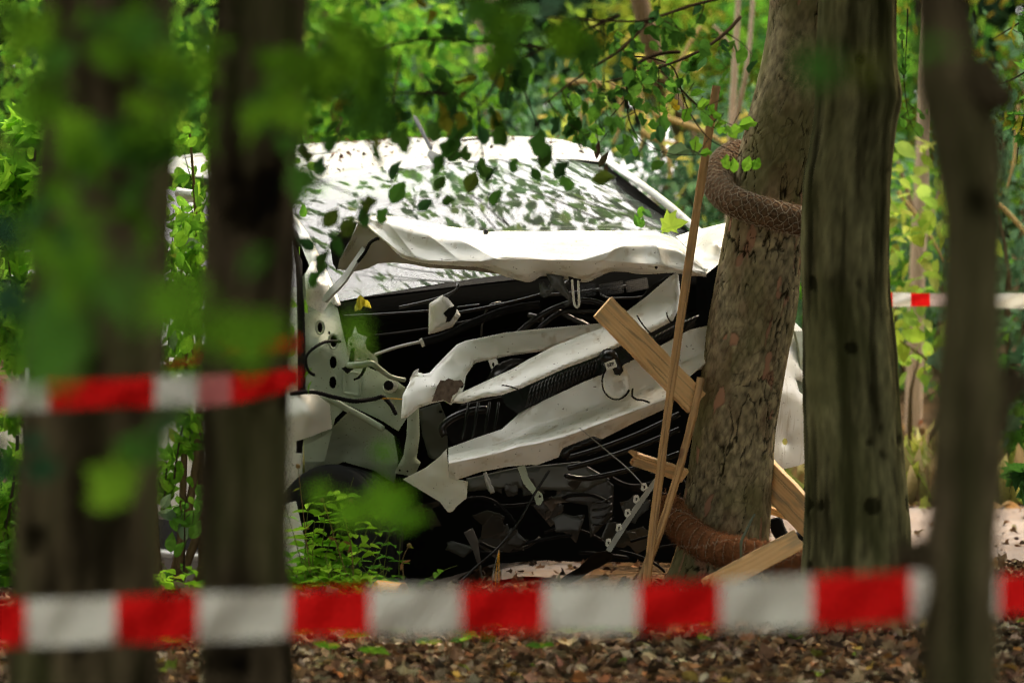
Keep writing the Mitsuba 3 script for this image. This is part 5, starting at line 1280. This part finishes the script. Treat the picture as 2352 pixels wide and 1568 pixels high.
# the sharp twig in front of the leaning tree
sharp = [(1420, 210, 34, 250, F3), (1446, 206, 36, 280, F2), (1440, 318, 30, 220, F3), (1462, 305, 30, 20, (.14, .2, .12)), (1428, 342, 34, 215, F3), (1460, 348, 26, 270, F1), (1375, 300, 34, 220, F1), (1362, 318, 30, 250, F2), (1405, 285, 26, 60, (.14, .2, .12)), (1500, 285, 34, 240, F3), (1528, 265, 26, 300, F1), (1545, 232, 30, 240, Y1), (1552, 245, 24, 230, (.5, .36, .02)),
         (1578, 262, 40, 290, F1), (1600, 212, 34, 330, F1), (1618, 240, 38, 320, F2), (1634, 250, 30, 280, F1), (1648, 268, 30, 40, F1), (1628, 280, 26, 240, F2), (1655, 285, 34, 330, F2), (1690, 300, 44, 330, F2), (1718, 285, 44, 350, F2), (1668, 372, 36, 260, F2), (1686, 380, 36, 270, F2), (1716, 376, 40, 290, F2), (1738, 376, 34, 300, F1), (1598, 330, 40, 260, F2), (1560, 352, 60, 350, (.16, .26, .12)), (1622, 352, 30, 350, F1), (1520, 250, 24, 200, F1), (1470, 275, 34, 250, G1), (1660, 300, 30, 10, F1)]
twigs('sharp bright green twig reaching before the stake and the leaning tree', [[(1450, 130, 17.2), (1540, 150, 17.2), (1580, 250, 17.2), (1630, 320, 17.2), (1690, 352, 17.2), (1740, 380, 17.2)], [(1560, 200, 17.2), (1630, 262, 17.2), (1720, 300, 17.2)], [(1456, 120, 17.1), (1438, 180, 17.1), (1442, 260, 17.1), (1470, 320, 17.1), (1560, 356, 17.1), (1620, 356, 17.1)], [(1436, 230, 17.1), (1380, 295, 17.1)]],
      ('ragged', 'beech', 'ragged'), .05, [F1], [0, 0, 0, 0], seed=14, r=.0035, face=.9, singles=[(x, y, 17.15, L, a, c) for x, y, L, a, c in sharp])
twigs('dark withered leaf cluster hanging at the right top corner of the windscreen', [[(1368, 270, 17), (1374, 330, 17), (1388, 385, 17)]], 'lance', .05, [(.05, .035, .02)], [0], seed=15, r=.002, face=.8, pets=False, singles=[(1374, 345, 17, 44, 280, (.05, .03, .02)), (1386, 366, 17, 44, 300, (.045, .04, .02)), (1392, 388, 17, 30, 280, (.05, .03, .02))])
twigs('fine twig with small leaves between the two right trunks', [[(2085, 20, 18.6), (2080, 140, 18.6), (2076, 200, 18.6)], [(2072, 90, 18.6), (2082, 240, 18.6), (2096, 292, 18.6), (2130, 330, 18.6)]], 'beech', .04, [G2, G4, F3], [22, 10], seed=16, r=.003, side_len=.1,
      singles=[(2110, 298, 18.6, 38, 250, G4), (2075, 282, 18.6, 26, 250, F3), (2092, 268, 18.6, 24, 340, F3)])
twigs('leafy twigs with yellowing leaves in the top right corner', [[(2400, 10, 19), (2330, 60, 19), (2280, 90, 19)], [(2400, 120, 19.5), (2330, 180, 19.5), (2270, 200, 19.5)], [(2380, 200, 19.5), (2345, 300, 19.5), (2335, 380, 19.5)]], 'maple', .075, [G4, F3, Y2, G2], [14, 16, 14], seed=17, r=.006, side_len=.15)
twigs('dark green leafy twig low at the right edge of the picture', [[(2400, 1040, 18.4), (2340, 1080, 18.4), (2318, 1130, 18.4)]], 'maple', .1, [G3, G2, (.05, .13, .06)], [12], seed=18, r=.004, side_len=.12, face=.7)

# ---------------------------------------------------------------- plants round the left trunks and the wheel
twigs('bright maple sapling at the left edge, before the rear of the car', [[(-20, 1340, 17.9), (60, 1100, 17.9), (40, 800, 17.9), (22, 620, 17.9), (6, 520, 17.9)], [(-30, 470, 17.8), (40, 430, 17.8), (100, 390, 17.8)], [(0, 760, 17.9), (50, 690, 17.9), (92, 610, 17.9)], [(20, 560, 17.9), (60, 470, 17.9), (84, 300, 17.9), (70, 200, 17.9)], [(40, 1000, 17.8), (20, 1180, 17.8), (-10, 1280, 17.8)]],
      'maple', .115, [F2, F4, F1, F4, F2, (.3, .6, .06)], [76, 56, 56, 64, 44], seed=21, name='sapling', cat='sapling', r=.008, side_len=.17, face=.8, hang=.35)
vine = [(420, 500, 36, 330), (450, 520, 34, 20), (418, 545, 46, 300), (444, 560, 40, 20), (462, 590, 34, 280), (412, 590, 36, 220), (436, 610, 40, 260), (458, 640, 40, 280), (408, 640, 36, 250), (430, 660, 34, 20), (455, 690, 34, 330), (404, 700, 40, 260), (440, 720, 40, 310), (412, 740, 40, 250), (455, 745, 36, 300), (400, 780, 44, 270), (430, 790, 46, 290), (455, 800, 40, 270), (412, 830, 44, 280), (442, 846, 40, 300), (408, 955, 40, 250), (430, 985, 46, 290), (455, 990, 36, 300), (400, 1000, 40, 230), (385, 1075, 44, 330), (408, 1092, 40, 310), (380, 1110, 40, 250)]
vc_ = [F2, F1, F4, (.22, .32, .18), F4, (.36, .44, .06)]
twigs('climbing shrub with oval leaves between the two left trunks', [[(425, 860, 18.5), (440, 700, 18.5), (452, 560, 18.5), (438, 470, 18.5)], [(400, 700, 18.4), (424, 640, 18.4), (462, 560, 18.4)], [(400, 1100, 18.4), (415, 1000, 18.4), (440, 900, 18.4), (420, 820, 18.4)], [(410, 960, 18.6), (432, 860, 18.6), (450, 780, 18.6), (410, 690, 18.6)], [(440, 560, 18.7), (450, 460, 18.7), (430, 380, 18.7), (414, 320, 18.7)], [(398, 1010, 18.6), (440, 1010, 18.6), (462, 950, 18.6)], [(384, 900, 18.6), (388, 760, 18.6), (394, 620, 18.6), (398, 480, 18.6)], [(376, 1180, 18.5), (382, 1080, 18.5), (388, 980, 18.5)]], 'ovate', .06, [F2, F4, F1], [70, 44, 76, 60, 40, 40, 66, 40], seed=22, name='climbing_shrub', cat='shrub', r=.0045, side_len=.07, face=.8,
      singles=[(x, y, 18.4, L * 1.15, a, vc_[i % 6]) for i, (x, y, L, a) in enumerate(vine)])
low = [(440, 1188, 62, 320), (412, 1184, 60, 220), (424, 1210, 64, 270), (450, 1215, 50, 300), (398, 1200, 44, 250), (384, 1180, 46, 200), (460, 1130, 40, 90), (456, 1155, 40, 270), (382, 1150, 40, 300), (392, 1245, 46, 270), (412, 1260, 46, 300)]
twigs('leafy seedling with long oval leaves in front of the car sill', [[(420, 1340, 18.0), (424, 1250, 18.0), (424, 1170, 18.0), (440, 1110, 18.0)]], 'ovate', .06, [F3], [10], seed=23, name='seedling', cat='seedling', r=.004, side_len=.08,
      singles=[(x, y, 18.0, L, a, [G4, F3, (.14, .22, .12)][i % 3]) for i, (x, y, L, a) in enumerate(low)])

def herb(label, px, py, d, h, n, seed, pal, name='wild_plant', kind='ovate', size=.05, lean=0, cat='wild plant', sp=.06):
    """An upright woodland plant: a few stems, paired leaves down them."""
    rr = RS(seed)
    t = thing(name, label, cat)
    foot = P(px, py, d)
    foot[2] = float(gz(foot[0], foot[1]))
    ms, lf = [], []
    for k in range(n):
        a = foot + rr.randn(3) * [sp, sp * .6, 0]
        a[2] = float(gz(a[0], a[1]))
        hh = h * (.55 + .5 * rr.rand())
        b = a + np.array([rr.randn() * .1 + lean, rr.randn() * .06, hh])
        st_ = curve([a, (a + b) / 2 + rr.randn(3) * .015, b], 14)
        ms.append(tube(st_, [.0026, .002, .001], 5))
        m = max(3, int(hh / .055))
        for j in range(m):
            u = .25 + .75 * j / m
            q = st_[int(u * 13)]
            az = rr.uniform(0, 6.28)
            for s in (0, np.pi):
                dd = np.array([math.cos(az + s), math.sin(az + s), .25 - .5 * rr.rand()])
                lf.append((q, dd, np.array([0, 0, 1.0]) + rr.randn(3) * .25, size * (1.25 - .75 * u) * (.7 + .5 * rr.rand()), pal[rr.randint(len(pal))]))
    m = join(ms)
    put('stem', m, 'matte', t, smooth=True, color=np.tile([.12, .15, .04], (len(m.vertices), 1)))
    for q, dd, nn, s, c in lf:
        leaf_part(t, kind, c, q, dd, nn, s, rr)
    return t
LIME = [(.34, .62, .035), (.28, .54, .035), (.40, .66, .06), (.22, .48, .04)]
herbs = [('tall lime green plant beside the second trunk, nearest to it', 706, 1352, 17.6, .46, 7, LIME, .09, .05), ('lime green plant with drooping tops before the front wheel', 752, 1352, 17.65, .36, 8, LIME, .085, .06), ('dark green herb with pointed leaves right of the lime plants', 840, 1350, 17.75, .3, 7, [F3, G4, F1], .07, .07),
         ('lobed green plant at the right end of the herb patch', 915, 1350, 17.8, .2, 4, [F3, F1], .065, .04), ('low bright nettle at the foot of the herb patch', 715, 1362, 17.45, .17, 14, LIME, .085, .07), ('low bright plant in the middle of the herb patch', 775, 1364, 17.45, .15, 12, LIME, .08, .06), ('low bright plant beside the yellow tub', 828, 1366, 17.45, .11, 8, LIME, .07, .05),
         ('bright low plant between the two left trunks', 400, 1352, 17.5, .13, 9, LIME + [(.34, .40, .04)], .085, .06), ('yellowing low plant close to the second trunk on its left', 446, 1356, 17.5, .12, 8, [(.34, .38, .04)] + LIME, .08, .05), ('green plant with broad leaves left of the broad trunk', 12, 1340, 17.6, .3, 6, [G4, F3, F1], .1, .06)]
for i, (lab, px, py, d, h, n, pal, sz, sp) in enumerate(herbs):
    herb(lab, px, py, d, h, n, 60 + i, pal, size=sz, sp=sp)
# tall dry stalks with seed heads
for i, (lab, ln) in enumerate((('thin dry stalk with seed heads, left of the front wheel', [(716, 1340, 17.5), (700, 1210, 17.5), (690, 1120, 17.5), (684, 1070, 17.5)]), ('leaning dry stalk rising over the herb patch', [(800, 1330, 17.5), (770, 1240, 17.5), (745, 1160, 17.5), (740, 1148, 17.5)]), ('brown stalk with curled dead leaves in the herb patch', [(812, 1340, 17.5), (806, 1250, 17.5), (795, 1200, 17.5), (806, 1150, 17.5)]), ('bare stalk with a round seed head at the right of the herb patch', [(930, 1340, 17.6), (925, 1290, 17.6), (940, 1252, 17.6)]))):
    t = thing('dry_stalk', lab, 'dry stalk')
    m = tube(curve(PP(ln), 24), [.0026, .002, .0014], 6)
    put('stem', m, 'matte', t, smooth=True, color=np.tile([.20, .13, .06], (len(m.vertices), 1)))
    q = PP(ln)[-1]
    s = trimesh.creation.icosphere(2, .009)
    s.vertices += (mfbm(s.vertices * 400, 2) - .5)[:, None] * s.vertices * .8
    put('seed_head', s.apply_translation(q), 'matte', t, smooth=True, color=np.tile([.2, .14, .06], (len(s.vertices), 1)))
    rr = RS(i)
    for k in range(3):
        leaf_part(t, 'lance', [(.24, .12, .05), (.3, .34, .04)][k % 2], PP(ln)[1 + k % 2], rr.randn(3), rr.randn(3) + [0, -1, 0], .035, rr)
# seedlings dotted over the litter
rr = RS(91)
for i, (px, py) in enumerate([(398, 1480), (400, 1530), (770, 1478), (905, 1478), (908, 1500), (1075, 1500), (1120, 1468), (1108, 1462), (1055, 1510), (985, 1520), (1310, 1500), (1405, 1465), (1375, 1478), (1430, 1478), (820, 1510), (690, 1500), (1620, 1470), (1440, 1475), (1250, 1530), (760, 1540), (860, 1545)]):
    d = FOCAL * 1.6 / (py - 400)
    t = thing('seedling', 'small green seedling growing out of the dead leaves in the foreground', 'seedling', 'seedlings dotted over the leaf litter')
    a = P(px, py, d)
    a[2] = float(gz(a[0], a[1]))
    b = a + [rr.randn() * .01, 0, .045 + .035 * rr.rand()]
    m = tube(curve([a, (a + b) / 2 + [.004, 0, 0], b], 6), .0014, 5)
    put('stem', m, 'matte', t, smooth=True, color=np.tile([.1, .14, .04], (len(m.vertices), 1)))
    az = rr.uniform(0, 6.28)
    for k in range(3):
        leaf_part(t, 'ovate', [F1, F2, G4, (.3, .38, .05)][rr.randint(4)], b, [math.cos(az + 2.1 * k), math.sin(az + 2.1 * k), .2], [0, -.7, 1], .042 + .026 * rr.rand(), rr)

# ---------------------------------------------------------------- things lying on the wreck and the ground
def loose(name, label, parts, cat='leaf'):
    t = thing(name, label, cat)
    rr = RS(len(labels))
    for kind, c, x, y, d, L, ang, n in parts:
        s = L * d / FOCAL
        a = math.radians(ang)
        dd = norm(np.array([math.cos(a), -.15, -math.sin(a)]))
        leaf_part(t, kind, c, P(x, y, d) - dd * s * .5, dd, n, s, rr)
    return t
loose('fallen_leaf', 'big yellow-green leaf lying on the right fold of the bonnet', [('maple', (.28, .42, .05), 1548, 522, 18.5, 62, 350, (0, -.7, .7))])
loose('fallen_twig', 'green twig with four leaves lying against the lower windscreen', [('ovate', F3, 1462, 506, 18.9, 32, 250, (0, -.8, .5)), ('ovate', F1, 1472, 488, 18.9, 30, 100, (0, -.8, .5)), ('ovate', (.1, .24, .08), 1486, 492, 18.9, 30, 40, (0, -.8, .5)), ('ovate', F3, 1474, 512, 18.9, 24, 280, (0, -.8, .5))], 'twig')
loose('fallen_leaf', 'curled yellow leaf standing on the dark panel under the bonnet', [('ovate', (.45, .40, .04), 826, 696, 18.5, 36, 95, (.4, -.8, .3)), ('ovate', (.52, .46, .05), 842, 698, 18.5, 26, 40, (-.3, -.8, .3)), ('ovate', (.34, .36, .06), 820, 704, 18.5, 26, 120, (.5, -.8, .2))])
twm = tube(PP([(1058, 322, 20.9), (1090, 320, 20.8), (1120, 314, 20.85), (1150, 310, 20.9)]), [.004, .005, .003], 6, 16)
put('fallen_stick', twm, 'matte', None, smooth=True, color=np.tile([.03, .022, .015], (len(twm.vertices), 1)), label='thin dark stick lying across the car roof', cat='stick')
stk = tube(PP([(1704, 1290, 17.45), (1702, 1250, 17.45), (1716, 1215, 17.46), (1728, 1190, 17.46), (1734, 1180, 17.46)]), [.005, .006, .004], 7, 26, rough=.001)
put('lichen_stick', stk, 'matte', None, smooth=True, color=np.tile([.14, .17, .13], (len(stk.vertices), 1)), label='lichen-grey stick propped against the lower fibre roll', cat='stick')
# scraps on the roof and body
rr = RS(55)
xs_, ys_, ds_ = [], [], []
for r0, r1, n in ((1, 2, 330), (0, 1, 70)):
    a, b = np.array(roof_rows[r0]), np.array(roof_rows[r1])
    x = np.r_[rr.uniform(690, 1010, int(n * .75)), rr.uniform(1010, 1340, n - int(n * .75))]
    t_ = rr.rand(n) ** .7
    xs_.append(x)
    ys_.append(np.interp(x, a[:, 0], a[:, 1]) * (1 - t_) + np.interp(x, b[:, 0], b[:, 1]) * t_)
    ds_.append(np.interp(x, a[:, 0], a[:, 2]) * (1 - t_) + np.interp(x, b[:, 0], b[:, 2]) * t_)
pos = P(np.concatenate(xs_), np.concatenate(ys_), np.concatenate(ds_) - .03) + [0, 0, .012]
n = len(pos)
v, f, wh_ = leaves('beech', pos, np.c_[rr.randn(n), rr.randn(n), .2 * rr.randn(n)], np.c_[rr.randn(n, 2) * .5, np.ones(n)], .008 + .024 * rr.rand(n) ** 2.5, rr, .6, 1.0)
put('roof_litter', tm(v, f), 'matte', None, smooth=False, color=tint([(.16, .08, .04), (.06, .035, .02), (.3, .16, .06), (.1, .06, .04)], n, rr, .3)[wh_], kind='stuff', label='dead brown leaf scraps scattered over the white car roof', cat='leaf scraps')
# the yellow tub
a = np.linspace(0, 2 * np.pi, 61)[:-1]
pr = [(-.055, .0), (-.055, .044), (-.05, .046), (.05, .052), (.055, .054), (.058, .052), (.054, .05), (-.045, .043), (-.046, .0)]
tub = lathe(pr, 60)
rad_ = 1 + .018 * (np.floor(np.arctan2(tub.vertices[:, 2], tub.vertices[:, 1]) * 30 / np.pi) % 2)
tub.vertices[:, 1:] *= rad_[:, None]
ax = norm(np.array([.86, -.5, -.12]))
u2 = norm(np.array([0, 0, 1.0]) - ax * ax[2])
M = np.eye(4)
M[:3, 0], M[:3, 1], M[:3, 2], M[:3, 3] = ax, u2, np.cross(ax, u2), P(893, 1364, 17.3)
tub.apply_transform(M)
put('plastic_tub', tub, 'yellow_plastic', None, smooth=25, label='yellow ribbed plastic tub lying on the leaves by the herb patch', cat='plastic tub')
